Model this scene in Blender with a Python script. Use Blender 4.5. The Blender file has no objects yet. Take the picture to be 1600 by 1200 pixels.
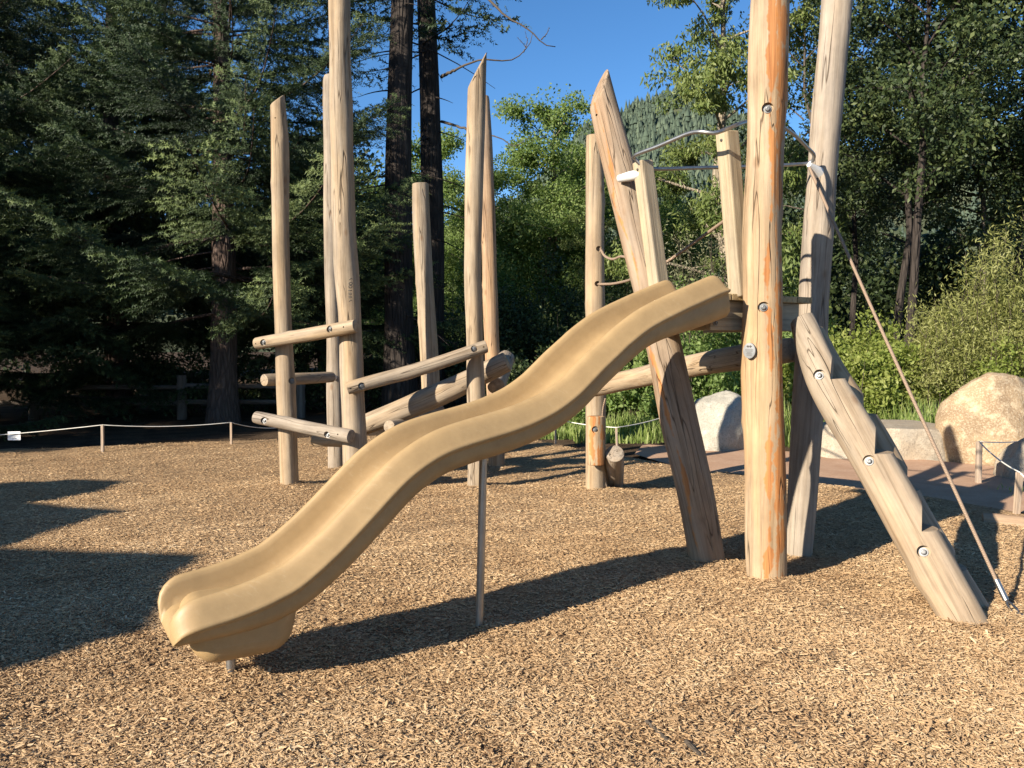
import bpy, bmesh, math, random
import numpy as np
from mathutils import Vector, Matrix

R = math.radians
sc = bpy.context.scene
COL = sc.collection

# ------------------------------------------------------------------ camera, sky, sun, exposure
CAM_H, FPX, HOR = 1.5, 1232.0, 538.0
PITCH = math.atan((600 - HOR) / FPX)
cam_d = bpy.data.cameras.new('camera')
cam = bpy.data.objects.new('camera', cam_d)
COL.objects.link(cam)
cam_d.sensor_width = 36
cam_d.lens = FPX / 1600 * 36
cam_d.clip_start = 0.05
cam_d.clip_end = 5000
cam.location = (0, 0, CAM_H)
cam.rotation_euler = (R(90) - PITCH, 0, 0)
sc.camera = cam

SUN_AZ, SUN_EL = R(41.5), R(24.3)          # the way the shadows run, from +x; height of the sun
S_DIR = Vector((math.cos(SUN_AZ), math.sin(SUN_AZ), 0))
world = bpy.data.worlds.new('World')
sc.world = world
world.use_nodes = True
wn = world.node_tree
wn.nodes.clear()
sky = wn.nodes.new('ShaderNodeTexSky')
sky.sky_type = 'NISHITA'
sky.sun_disc = False
sky.sun_elevation = SUN_EL
sky.sun_rotation = math.atan2(-S_DIR.x, -S_DIR.y)
sky.altitude = 2400
sky.air_density = 1.0
sky.dust_density = 0.3
sky.ozone_density = 2.6
bg = wn.nodes.new('ShaderNodeBackground')
bg.inputs['Strength'].default_value = 0.084
wo = wn.nodes.new('ShaderNodeOutputWorld')
hsv = wn.nodes.new('ShaderNodeHueSaturation')
hsv.inputs['Saturation'].default_value = 1.20
wn.links.new(sky.outputs[0], hsv.inputs['Color'])
wn.links.new(hsv.outputs[0], bg.inputs[0])
wn.links.new(bg.outputs[0], wo.inputs[0])

sun_d = bpy.data.lights.new('sun', 'SUN')
sun_d.energy = 5.0
sun_d.angle = R(0.53)
sun_d.color = (1.0, 0.90, 0.76)
sun = bpy.data.objects.new('sun', sun_d)
COL.objects.link(sun)
ldir = Vector((S_DIR.x * math.cos(SUN_EL), S_DIR.y * math.cos(SUN_EL), -math.sin(SUN_EL)))
sun.rotation_euler = ldir.to_track_quat('-Z', 'Y').to_euler()
sun.location = (-20, -20, 25)

sc.view_settings.view_transform = 'Standard'
sc.view_settings.look = 'None'
sc.view_settings.gamma = 1
sc.view_settings.use_curve_mapping = False
sc.view_settings.exposure = 1.24
sc.render.engine = 'CYCLES'
sc.cycles.max_bounces = 6
sc.cycles.transparent_max_bounces = 4
sc.cycles.use_denoising = True

# ------------------------------------------------------------------ measuring helpers
CT, ST = math.cos(PITCH), math.sin(PITCH)


def ray(x, y):
    X, Y = (x - 800) / FPX, (600 - y) / FPX
    return Vector((X, CT + Y * ST, Y * CT - ST))


def px(x, y, d):
    """the point of the place seen at photo pixel x, y, at depth d metres"""
    r = ray(x, y)
    return Vector((0, 0, CAM_H)) + r * (d / r.y)


def gnd(x, y, z=0.0):
    r = ray(x, y)
    return Vector((0, 0, CAM_H)) + r * ((z - CAM_H) / r.z)


def tag(o, label=None, cat=None, group=None, kind=None):
    if label: o['label'] = label
    if cat: o['category'] = cat
    if group: o['group'] = group
    if kind: o['kind'] = kind
    return o


def empty(name, loc=(0, 0, 0), label=None, cat=None, group=None):
    o = bpy.data.objects.new(name, None)
    o.empty_display_size = 0.2
    COL.objects.link(o)
    o.location = loc
    o['_loc'] = 0
    del o['_loc']
    return tag(o, label, cat, group)


def world_mat(o):
    m = o.matrix_basis.copy()
    p = o
    while p.parent:
        m = p.parent.matrix_basis @ (p.matrix_parent_inverse @ m)
        p = p.parent
    return m


def link(name, mesh, mat=None, parent=None, mw=None):
    o = bpy.data.objects.new(name, mesh)
    COL.objects.link(o)
    if mat is not None and len(mesh.materials) == 0:
        mesh.materials.append(mat)
    if mw is not None:
        o.matrix_basis = mw
    if parent is not None:
        o.parent = parent
        o.matrix_parent_inverse = world_mat(parent).inverted()
    return o


def np_mesh(name, V, F, tint=None, smooth=True):
    """V (n,3), F (m,k) one face size"""
    me = bpy.data.meshes.new(name)
    V = np.ascontiguousarray(V, dtype=np.float32)
    F = np.ascontiguousarray(F, dtype=np.int32)
    m, k = F.shape
    me.vertices.add(len(V))
    me.vertices.foreach_set('co', V.ravel())
    me.loops.add(m * k)
    me.loops.foreach_set('vertex_index', F.ravel())
    me.polygons.add(m)
    me.polygons.foreach_set('loop_start', np.arange(0, m * k, k, dtype=np.int32))
    if smooth:
        me.polygons.foreach_set('use_smooth', np.ones(m, dtype=bool))
    if tint is not None:
        a = me.attributes.new('tint', 'FLOAT', 'FACE')
        a.data.foreach_set('value', np.ascontiguousarray(tint, dtype=np.float32))
    me.update(calc_edges=True)
    me.validate()
    return me


class MB:
    """collects quads"""
    def __init__(self):
        self.V, self.F, self.n = [], [], 0

    def add(self, V, F):
        V = np.asarray(V, float)
        F = np.asarray(F, int)
        self.V.append(V)
        self.F.append(F + self.n)
        self.n += len(V)

    def tube(self, P, rad, seg=8, cap=True, bump=0.0, seed=0):
        P = np.asarray([tuple(p) for p in P], float)
        n = len(P)
        rad = np.broadcast_to(np.asarray(rad, float), (n,))
        T = np.gradient(P, axis=0)
        T /= np.linalg.norm(T, axis=1)[:, None] + 1e-9
        ref = np.array([0, 0, 1.0]) if abs(T[0, 2]) < 0.9 else np.array([1.0, 0, 0])
        rings = []
        u = np.cross(T[0], ref); u /= np.linalg.norm(u)
        a = np.linspace(0, 2 * math.pi, seg, endpoint=False)
        rs = np.random.default_rng(seed)
        ph = rs.uniform(0, 6.28, 4)
        for i in range(n):
            u = u - T[i] * (u @ T[i]); u /= np.linalg.norm(u) + 1e-9
            v = np.cross(T[i], u)
            rr = rad[i]
            if bump:
                rr = rr * (1 + bump * (np.sin(a * 3 + ph[0] + i * .31) * .5 + np.sin(a * 5 + ph[1] - i * .17) * .5 + np.sin(a * 8 + ph[2] + i * .5) * .35))
            rr = np.broadcast_to(rr, (seg,))
            rings.append(P[i] + (np.cos(a) * rr)[:, None] * u + (np.sin(a) * rr)[:, None] * v)
        V = np.concatenate(rings)
        i0 = np.arange(n - 1)[:, None] * seg
        j = np.arange(seg)[None]
        jn = (j + 1) % seg
        F = np.stack([i0 + j, i0 + jn, i0 + seg + jn, i0 + seg + j], -1).reshape(-1, 4)
        if cap:
            V = np.concatenate([V, P[:1], P[-1:]])
            c0, c1 = n * seg, n * seg + 1
            jj = np.arange(0, seg, 2)
            F0 = np.stack([np.full_like(jj, c0), (jj + 2) % seg, (jj + 1) % seg, jj], -1)
            F1 = np.stack([np.full_like(jj, c1), (n - 1) * seg + jj, (n - 1) * seg + (jj + 1) % seg, (n - 1) * seg + (jj + 2) % seg], -1)
            F = np.concatenate([F, F0, F1])
        self.add(V, F)
        return self

    def arrays(self):
        return np.concatenate(self.V), np.concatenate(self.F)

    def mesh(self, name, smooth=True, sharp=None):
        V, F = self.arrays()
        me = np_mesh(name, V, F, smooth=smooth)
        if sharp:
            me.set_sharp_from_angle(angle=R(sharp))
        return me


def spline(P, n):
    """Catmull-Rom through P (rows may hold position + radius)"""
    P = np.asarray([list(p) for p in P], float)
    if len(P) == 2:
        t = np.linspace(0, 1, n)[:, None]
        return P[0] * (1 - t) + P[1] * t
    Q = np.concatenate([[2 * P[0] - P[1]], P, [2 * P[-1] - P[-2]]])
    d = np.concatenate([[0], np.cumsum(np.linalg.norm(np.diff(P[:, :3], axis=0), axis=1))])
    ts = np.linspace(0, d[-1], n)
    out = []
    for t in ts:
        i = min(np.searchsorted(d, t, side='right') - 1, len(P) - 2)
        f = (t - d[i]) / (d[i + 1] - d[i])
        a, b, c, e = Q[i], Q[i + 1], Q[i + 2], Q[i + 3]
        out.append(0.5 * ((2 * b) + (c - a) * f + (2 * a - 5 * b + 4 * c - e) * f * f + (3 * b - a - 3 * c + e) * f ** 3))
    return np.array(out)


# ------------------------------------------------------------------ materials
class NT:
    def __init__(self, name):
        self.m = bpy.data.materials.new(name)
        self.m.use_nodes = True
        self.t = self.m.node_tree
        self.t.nodes.clear()
        self.out = self.t.nodes.new('ShaderNodeOutputMaterial')

    def n(self, typ, **kw):
        nd = self.t.nodes.new(typ)
        for k, v in kw.items():
            if k.startswith('i_'):
                key = k[2:].replace('_', ' ')
                nd.inputs[key].default_value = v
            else:
                setattr(nd, k, v)
        return nd

    def l(self, a, b):
        self.t.links.new(a, b)

    def math(self, op, a, b=None, c=None, clamp=False):
        nd = self.n('ShaderNodeMath', operation=op, use_clamp=clamp)
        for i, v in enumerate((a, b, c)):
            if v is None: continue
            if isinstance(v, (int, float)): nd.inputs[i].default_value = v
            else: self.l(v, nd.inputs[i])
        return nd.outputs[0]

    def mix(self, f, a, b, mode='MIX'):
        nd = self.n('ShaderNodeMix', data_type='RGBA', blend_type=mode)
        for s, v in ((0, f), (6, a), (7, b)):
            if isinstance(v, (int, float)): nd.inputs[s].default_value = v
            elif isinstance(v, tuple): nd.inputs[s].default_value = v if len(v) == 4 else (*v, 1)
            else: self.l(v, nd.inputs[s])
        return nd.outputs[2]

    def ramp(self, f, stops, interp='LINEAR'):
        nd = self.n('ShaderNodeValToRGB')
        nd.color_ramp.interpolation = interp
        el = nd.color_ramp.elements
        while len(el) < len(stops): el.new(0.5)
        for e, (p, c) in zip(el, stops):
            e.position = p
            e.color = c if len(c) == 4 else (*c, 1)
        self.l(f, nd.inputs[0])
        return nd.outputs[0]

    def coords(self, kind='Object', scale=(1, 1, 1), rand=False):
        tc = self.n('ShaderNodeTexCoord')
        mp = self.n('ShaderNodeMapping')
        mp.inputs['Scale'].default_value = scale
        self.l(tc.outputs[kind], mp.inputs['Vector'])
        if rand:
            oi = self.n('ShaderNodeObjectInfo')
            cx = self.n('ShaderNodeCombineXYZ')
            m = self.math('MULTIPLY', oi.outputs['Random'], 50.0)
            for i in range(3): self.l(m, cx.inputs[i])
            self.l(cx.outputs[0], mp.inputs['Location'])
        return mp.outputs[0]

    def noise(self, vec, scale, detail=4, rough=0.55, dist=0.0):
        nd = self.n('ShaderNodeTexNoise')
        nd.inputs['Scale'].default_value = scale
        nd.inputs['Detail'].default_value = detail
        nd.inputs['Roughness'].default_value = rough
        nd.inputs['Distortion'].default_value = dist
        self.l(vec, nd.inputs['Vector'])
        return nd.outputs['Fac']

    def bsdf(self, color, rough=0.7, spec=0.3, metal=0.0, bump=None, bstr=0.3, bdist=0.01):
        b = self.n('ShaderNodeBsdfPrincipled')
        if isinstance(color, tuple): b.inputs['Base Color'].default_value = color if len(color) == 4 else (*color, 1)
        else: self.l(color, b.inputs['Base Color'])
        if isinstance(rough, (int, float)): b.inputs['Roughness'].default_value = rough
        else: self.l(rough, b.inputs['Roughness'])
        b.inputs['Specular IOR Level'].default_value = spec
        b.inputs['Metallic'].default_value = metal
        if bump is not None:
            bp = self.n('ShaderNodeBump')
            bp.inputs['Strength'].default_value = bstr
            bp.inputs['Distance'].default_value = bdist
            self.l(bump, bp.inputs['Height'])
            self.l(bp.outputs[0], b.inputs['Normal'])
        self.l(b.outputs[0], self.out.inputs[0])
        return b


def wood_mat(name, c_light, c_mid, c_grey, grey_amt=0.45, streak=None, crack=1.0):
    """log timber: grain runs along local z"""
    k = NT(name)
    fine = k.coords('Object', (42, 42, 2.2), True)
    mid = k.coords('Object', (9, 9, 0.9), True)
    big = k.coords('Object', (3.5, 3.5, 0.8), True)
    nf = k.noise(fine, 1.0, 5, 0.65)
    nm = k.noise(mid, 1.0, 4, 0.6, 0.3)
    nb = k.noise(big, 1.0, 3, 0.5)
    col = k.mix(k.ramp(nf, [(0.36, (0, 0, 0)), (0.64, (1, 1, 1))]), c_mid, c_light)
    ns = k.noise(k.coords('Object', (24, 24, 0.75), True), 1.0, 4, 0.7, 0.2)
    col = k.mix(k.math('MULTIPLY', k.ramp(ns, [(0.50, (0, 0, 0)), (0.66, (1, 1, 1))]), 0.50), col, tuple(c * 0.7 for c in c_mid))
    col = k.mix(k.math('MULTIPLY', k.ramp(ns, [(0.30, (1, 1, 1)), (0.42, (0, 0, 0))]), 0.35), col, tuple(min(1, c * 1.22) for c in c_light))
    g = k.math('ADD', k.math('MULTIPLY', nm, 0.6), k.math('MULTIPLY', nb, 0.6))
    gm = k.ramp(g, [(0.62 - grey_amt * 0.4, (0, 0, 0)), (0.95 - grey_amt * 0.4, (1, 1, 1))])
    col = k.mix(gm, col, c_grey)
    # grain lines and soft weathering over everything
    dk = k.ramp(ns, [(0.34, (0.98, 0.98, 0.98)), (0.50, (0.88, 0.875, 0.86)), (0.64, (0.70, 0.675, 0.64))])
    col = k.mix(1.0, col, dk, 'MULTIPLY')
    fk = k.ramp(nf, [(0.34, (1.02, 1.02, 1.02)), (0.66, (0.80, 0.79, 0.78))])
    col = k.mix(1.0, col, fk, 'MULTIPLY')
    bk = k.ramp(k.noise(k.coords('Object', (6, 6, 3.0), True), 1.0, 5, 0.65), [(0.36, (1.02, 1.01, 0.98)), (0.66, (0.76, 0.75, 0.74))])
    col = k.mix(1.0, col, bk, 'MULTIPLY')
    # weather checks (open splits along the grain)
    cr_v = k.coords('Object', (14, 14, 0.55), True)
    cn = k.noise(cr_v, 1.0, 2, 0.4, 0.15)
    cr = k.math('ABSOLUTE', k.math('SUBTRACT', cn, 0.5))
    crm = k.ramp(cr, [(0.0, (1, 1, 1)), (0.011, (0, 0, 0))])
    gate = k.ramp(k.noise(k.coords('Object', (5, 5, 1.1), True), 1.0, 2), [(0.46, (0, 0, 0)), (0.54, (1, 1, 1))])
    crm = k.math('MULTIPLY', k.math('MULTIPLY', crm, gate), crack)
    if streak:
        tc = k.n('ShaderNodeTexCoord')
        sx = k.n('ShaderNodeSeparateXYZ')
        k.l(tc.outputs['Object'], sx.inputs[0])
        for off, wid, sd in streak:
            v = k.coords('Object', (0.5, 0.5, 1.3))
            ad = k.n('ShaderNodeVectorMath', operation='ADD')
            ad.inputs[1].default_value = (sd, sd * 1.7, sd * 2.3)
            k.l(v, ad.inputs[0])
            w1 = k.noise(ad.outputs[0], 1.0, 2)
            w2 = k.noise(ad.outputs[0], 2.6, 4, 0.7)
            c = k.math('ADD', off - 0.06, k.math('MULTIPLY', w1, 0.12))
            d = k.math('ABSOLUTE', k.math('SUBTRACT', sx.outputs[0], c))
            wd = k.math('MULTIPLY', k.math('SUBTRACT', w2, 0.38), wid * 5)
            m = k.math('MULTIPLY', k.math('ADD', k.math('SUBTRACT', wd, d), k.math('MULTIPLY', k.math('SUBTRACT', nf, 0.5), 0.03)), 110.0, clamp=True)
            front = k.math('LESS_THAN', sx.outputs[1], 0.02)
            m = k.math('MULTIPLY', k.math('MULTIPLY', m, front), 0.85)
            sc_ = k.mix(k.ramp(ns, [(0.35, (0, 0, 0)), (0.65, (1, 1, 1))]), (0.47, 0.200, 0.060), (0.24, 0.080, 0.020))
            col = k.mix(m, col, sc_)
    # knots
    vo = k.n('ShaderNodeTexVoronoi', feature='F1')
    vo.inputs['Scale'].default_value = 1.0
    k.l(k.coords('Object', (4.5, 4.5, 2.4), True), vo.inputs['Vector'])
    kn = k.ramp(vo.outputs['Distance'], [(0.05, (1, 1, 1)), (0.12, (0, 0, 0))])
    col = k.mix(k.math('MULTIPLY', kn, 0.55), col, (0.16, 0.085, 0.04))
    col = k.mix(k.math('MULTIPLY', crm, 0.85), col, (0.055, 0.035, 0.02))
    h = k.math('SUBTRACT', k.math('ADD', k.math('MULTIPLY', nf, 0.5), nm), k.math('MULTIPLY', crm, 1.5))
    k.bsdf(col, 0.78, 0.2, bump=h, bstr=0.7, bdist=0.008)
    return k.m


M = {}
M['log_tan'] = wood_mat('log_tan', (0.47, 0.35, 0.22), (0.365, 0.258, 0.155), (0.36, 0.305, 0.24), 0.48)
M['log_warm'] = wood_mat('log_warm', (0.52, 0.33, 0.185), (0.39, 0.23, 0.12), (0.35, 0.28, 0.215), 0.35)
M['log_grey'] = wood_mat('log_grey', (0.42, 0.335, 0.245), (0.32, 0.245, 0.175), (0.35, 0.30, 0.245), 0.65)
M['log_step'] = wood_mat('log_step', (0.46, 0.345, 0.23), (0.365, 0.262, 0.165), (0.38, 0.315, 0.24), 0.5)
M['log_front'] = wood_mat('log_front', (0.55, 0.38, 0.215), (0.44, 0.275, 0.14), (0.44, 0.345, 0.24), 0.42,
                          streak=[(-0.028, 0.030, 3.1), (0.050, 0.040, 8.7), (0.015, 0.022, 14.3)])
M['log_red'] = wood_mat('log_red', (0.47, 0.325, 0.20), (0.35, 0.215, 0.125), (0.37, 0.30, 0.23), 0.45,
                        streak=[(-0.05, 0.015, 5.2)])
M['lumber'] = wood_mat('lumber', (0.50, 0.41, 0.275), (0.42, 0.34, 0.22), (0.44, 0.375, 0.28), 0.3, crack=0.3)
M['lumber_dark'] = wood_mat('lumber_dark', (0.52, 0.40, 0.21), (0.43, 0.32, 0.16), (0.46, 0.37, 0.23), 0.35, crack=0.5)
M['stake'] = wood_mat('stake', (0.58, 0.44, 0.32), (0.46, 0.33, 0.23), (0.48, 0.40, 0.33), 0.4, crack=0.3)
M['fence_wood'] = wood_mat('fence_wood', (0.20, 0.155, 0.12), (0.14, 0.105, 0.08), (0.21, 0.18, 0.155), 0.6)


def bark_mat(name, c1, c2, c3, sc_=(9, 9, 1.8), bd=0.04):
    k = NT(name)
    v = k.coords('Object', sc_, True)
    n1 = k.noise(v, 1.0, 6, 0.65, 0.8)
    n2 = k.noise(k.coords('Object', (1.2, 1.2, 0.7), True), 1.0, 3)
    vo = k.n('ShaderNodeTexVoronoi', feature='DISTANCE_TO_EDGE')
    vo.inputs['Scale'].default_value = 1.6
    k.l(v, vo.inputs['Vector'])
    ed = k.ramp(vo.outputs['Distance'], [(0.0, (0, 0, 0)), (0.22, (1, 1, 1))])
    col = k.ramp(n1, [(0.3, c1), (0.55, c2), (0.75, c3)])
    col = k.mix(k.ramp(n2, [(0.35, (0, 0, 0)), (0.7, (1, 1, 1))]), col, c2)
    col = k.mix(k.math('MULTIPLY', k.math('SUBTRACT', 1.0, ed), 0.6), col, c1)
    k.bsdf(col, 0.9, 0.1, bump=k.math('ADD', n1, k.math('MULTIPLY', ed, 0.7)), bstr=0.8, bdist=bd)
    return k.m


M['bark_spruce'] = bark_mat('bark_spruce', (0.05, 0.035, 0.028), (0.115, 0.082, 0.066), (0.21, 0.165, 0.14))
M['bark_dark'] = bark_mat('bark_dark', (0.022, 0.018, 0.016), (0.050, 0.041, 0.035), (0.10, 0.083, 0.070), (7, 7, 1.0))  # bark colour deepened for the shade the trunks stand in
M['bark_mid'] = bark_mat('bark_mid', (0.05, 0.04, 0.032), (0.12, 0.10, 0.08), (0.22, 0.19, 0.15), (8, 8, 1.6))
M['bark_pale'] = bark_mat('bark_pale', (0.15, 0.12, 0.085), (0.30, 0.25, 0.18), (0.46, 0.40, 0.30), (8, 8, 2))
M['twig'] = bark_mat('twig', (0.05, 0.04, 0.03), (0.10, 0.08, 0.06), (0.17, 0.14, 0.11), (20, 20, 20), 0.004)


def leaf_mat(name, dark, mid, light, trans=0.3, rough=0.55, spec=0.3):
    k = NT(name)
    at = k.n('ShaderNodeAttribute', attribute_name='tint')
    col = k.ramp(at.outputs['Fac'], [(0.0, dark), (0.5, mid), (1.0, light)])
    b = k.bsdf(col, rough, spec)
    tr = k.n('ShaderNodeBsdfTranslucent')
    tcol = k.mix(0.5, col, (mid[0] * 1.5, mid[1] * 1.5, mid[2] * 0.6))
    k.l(tcol, tr.inputs['Color'])
    mx = k.n('ShaderNodeMixShader')
    mx.inputs[0].default_value = trans
    k.l(b.outputs[0], mx.inputs[1])
    k.l(tr.outputs[0], mx.inputs[2])
    k.l(mx.outputs[0], k.out.inputs[0])
    return k.m


M['needles'] = leaf_mat('needles', (0.009, 0.018, 0.010), (0.034, 0.057, 0.021), (0.150, 0.190, 0.064), 0.14, 0.6, 0.25)
M['leaf_fresh'] = leaf_mat('leaf_fresh', (0.09, 0.145, 0.038), (0.165, 0.24, 0.068), (0.28, 0.34, 0.12), 0.46)
M['leaf_dark'] = leaf_mat('leaf_dark', (0.020, 0.034, 0.013), (0.042, 0.064, 0.022), (0.11, 0.135, 0.045), 0.25)  # shade of the denser woods put into a darker leaf colour
M['leaf_yellow'] = leaf_mat('leaf_yellow', (0.060, 0.095, 0.022), (0.125, 0.165, 0.042), (0.21, 0.24, 0.08), 0.3)
M['leaf_bush'] = leaf_mat('leaf_bush', (0.12, 0.165, 0.030), (0.22, 0.265, 0.058), (0.34, 0.36, 0.11), 0.48)
M['leaf_vine'] = leaf_mat('leaf_vine', (0.065, 0.068, 0.035), (0.14, 0.145, 0.075), (0.25, 0.24, 0.14), 0.2)
M['leaf_willow'] = leaf_mat('leaf_willow', (0.15, 0.165, 0.045), (0.27, 0.28, 0.09), (0.40, 0.40, 0.16), 0.48)
M['grass'] = leaf_mat('grass', (0.11, 0.17, 0.035), (0.21, 0.28, 0.07), (0.36, 0.38, 0.16), 0.35)
M['far_forest'] = leaf_mat('far_forest', (0.048, 0.066, 0.050), (0.070, 0.094, 0.066), (0.105, 0.13, 0.085), 0.0, 0.9, 0.0)  # distance haze put into the colour as a paler grey-green


def simple(name, col, rough=0.5, spec=0.4, metal=0.0, nscale=None, var=0.15, bstr=0.0):
    k = NT(name)
    if nscale:
        v = k.coords('Object', (1, 1, 1), True)
        n = k.noise(v, nscale, 5, 0.6)
        c = k.mix(k.ramp(n, [(0.3, (0, 0, 0)), (0.7, (1, 1, 1))]), tuple(x * (1 - var) for x in col), tuple(min(1, x * (1 + var)) for x in col))
        k.bsdf(c, rough, spec, metal, bump=n if bstr else None, bstr=bstr, bdist=0.004)
    else:
        k.bsdf(col, rough, spec, metal)
    return k.m


M['steel'] = simple('steel', (0.33, 0.325, 0.31), 0.45, 0.5, 1.0, 12, 0.15)
M['bolt'] = simple('bolt', (0.17, 0.17, 0.165), 0.5, 0.4, 0.5, 60, 0.35)
M['plaque'] = simple('plaque', (0.20, 0.205, 0.205), 0.6, 0.3, 0.1, 40, 0.1)
M['ink'] = simple('ink', (0.05, 0.045, 0.04), 0.6, 0.3)
M['white_plastic'] = simple('white_plastic', (0.55, 0.54, 0.51), 0.4, 0.4)
M['paper'] = simple('paper', (0.74, 0.74, 0.75), 0.6, 0.3, 0, 8, 0.05)
M['shadow_sheet'] = simple('shadow_sheet', (0.45, 0.40, 0.32), 0.8, 0.1, 0, 6, 0.08)  # surface of the added shadow caster, out of view
M['cord_white'] = simple('cord_white', (0.66, 0.63, 0.55), 0.8, 0.1, 0, 60, 0.15)
M['mulch_dark'] = simple('mulch_dark', (0.10, 0.062, 0.035), 0.95, 0.05, 0, 30, 0.3)


def rope_mat():
    k = NT('rope_fibre')
    tc = k.n('ShaderNodeTexCoord')
    w = k.n('ShaderNodeTexWave', wave_type='BANDS', bands_direction='DIAGONAL')
    w.inputs['Scale'].default_value = 55
    w.inputs['Distortion'].default_value = 0.5
    k.l(tc.outputs['Object'], w.inputs['Vector'])
    col = k.mix(w.outputs['Fac'], (0.17, 0.115, 0.08), (0.40, 0.30, 0.215))
    k.bsdf(col, 0.85, 0.1, bump=w.outputs['Fac'], bstr=0.8, bdist=0.004)
    return k.m


M['rope'] = rope_mat()


def slide_mat():
    k = NT('slide_plastic')
    v = k.coords('Object')
    n1 = k.noise(v, 3.0, 4, 0.5)
    n2 = k.noise(v, 260.0, 2, 0.5)
    mp = k.n('ShaderNodeMapping')
    mp.inputs['Rotation'].default_value = (0, 0, R(-31.67))
    mp.inputs['Scale'].default_value = (2.2, 95, 30)
    tc = k.n('ShaderNodeTexCoord')
    k.l(tc.outputs['Object'], mp.inputs['Vector'])
    n3 = k.noise(mp.outputs[0], 1.0, 5, 0.75)
    col = k.mix(k.ramp(n1, [(0.35, (0, 0, 0)), (0.65, (1, 1, 1))]), (0.305, 0.205, 0.095), (0.335, 0.226, 0.106))
    scf = k.ramp(n3, [(0.56, (0, 0, 0)), (0.68, (1, 1, 1))])
    col = k.mix(k.math('MULTIPLY', k.math('MULTIPLY', scf, k.ramp(n1, [(0.42, (0, 0, 0)), (0.60, (1, 1, 1))])), 0.42), col, (0.40, 0.30, 0.17))
    dirt = k.ramp(k.noise(v, 34.0, 4, 0.7), [(0.70, (0, 0, 0)), (0.78, (1, 1, 1))])
    col = k.mix(k.math('MULTIPLY', dirt, 0.35), col, (0.30, 0.19, 0.08))
    mot = k.noise(v, 11.0, 5, 0.7)
    col = k.mix(1.0, col, k.ramp(mot, [(0.35, (1.03, 1.03, 1.03)), (0.68, (0.88, 0.87, 0.85))]), 'MULTIPLY')
    rg = k.math('ADD', 0.40, k.math('MULTIPLY', mot, 0.28))
    k.bsdf(col, rg, 0.45, bump=n2, bstr=0.06, bdist=0.002)
    return k.m


M['slide'] = slide_mat()


def stone_mat(name, c1, c2, c3, spot):
    k = NT(name)
    v = k.coords('Object', (1, 1, 1), True)
    n1 = k.noise(v, 2.2, 5, 0.6, 0.4)
    n2 = k.noise(v, 45, 3, 0.7)
    n3 = k.noise(v, 8, 6, 0.65)
    col = k.mix(k.ramp(n1, [(0.35, (0, 0, 0)), (0.65, (1, 1, 1))]), c1, c2)
    col = k.mix(k.ramp(n3, [(0.50, (0, 0, 0)), (0.68, (1, 1, 1))]), col, c3)
    col = k.mix(k.math('MULTIPLY', k.ramp(n2, [(0.50, (0, 0, 0)), (0.62, (1, 1, 1))]), 0.5), col, spot)
    k.bsdf(col, 0.85, 0.2, bump=k.math('ADD', n3, k.math('MULTIPLY', n2, 0.4)), bstr=0.6, bdist=0.03)
    return k.m


M['stone_tan'] = stone_mat('stone_tan', (0.33, 0.235, 0.135), (0.23, 0.16, 0.095), (0.45, 0.35, 0.225), (0.52, 0.43, 0.30))
M['stone_grey'] = stone_mat('stone_grey', (0.35, 0.325, 0.265), (0.27, 0.25, 0.205), (0.42, 0.39, 0.325), (0.17, 0.155, 0.125))
M['stone_mix'] = stone_mat('stone_mix', (0.36, 0.29, 0.205), (0.28, 0.24, 0.185), (0.41, 0.35, 0.265), (0.18, 0.15, 0.11))


def mulch_mat():
    k = NT('mulch_surface')
    v = k.coords('Object')
    # chip-like cells, stretched in three directions
    cols, hts = None, None
    for ang, s in ((0.3, 1.0), (1.4, 1.15), (2.4, 0.9)):
        mp = k.n('ShaderNodeMapping')
        mp.inputs['Rotation'].default_value = (0, 0, ang)
        mp.inputs['Scale'].default_value = (34 * s, 95 * s, 40)
        tc = k.n('ShaderNodeTexCoord')
        k.l(tc.outputs['Object'], mp.inputs['Vector'])
        vo = k.n('ShaderNodeTexVoronoi', feature='F1')
        vo.inputs['Scale'].default_value = 1.0
        k.l(mp.outputs[0], vo.inputs['Vector'])
        sp = k.n('ShaderNodeSeparateColor')
        k.l(vo.outputs['Color'], sp.inputs[0])
        h = k.math('SUBTRACT', sp.outputs[0], vo.outputs['Distance'])
        if cols is None:
            cols, hts = sp.outputs[1], h
        else:
            gt = k.math('GREATER_THAN', h, hts)
            mx = k.n('ShaderNodeMix', data_type='FLOAT')
            k.l(gt, mx.inputs[0]); k.l(cols, mx.inputs[2]); k.l(sp.outputs[1], mx.inputs[3])
            cols = mx.outputs[0]
            hts = k.math('MAXIMUM', h, hts)
    col = k.ramp(cols, [(0.0, (0.22, 0.14, 0.075)), (0.3, (0.33, 0.21, 0.115)), (0.65, (0.42, 0.275, 0.145)), (1.0, (0.55, 0.39, 0.225))])
    deep = k.ramp(hts, [(-0.0, (1, 1, 1)), (0.32, (0, 0, 0))])
    col = k.mix(k.math('MULTIPLY', deep, 0.45), col, (0.15, 0.095, 0.055))
    big = k.noise(v, 1.7, 5, 0.6)
    col = k.mix(k.math('MULTIPLY', k.ramp(big, [(0.45, (0, 0, 0)), (0.72, (1, 1, 1))]), 0.35), col, (0.22, 0.135, 0.072))
    k.bsdf(col, 0.92, 0.08, bump=hts, bstr=0.9, bdist=0.02)
    return k.m


M['mulch'] = mulch_mat()


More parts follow.
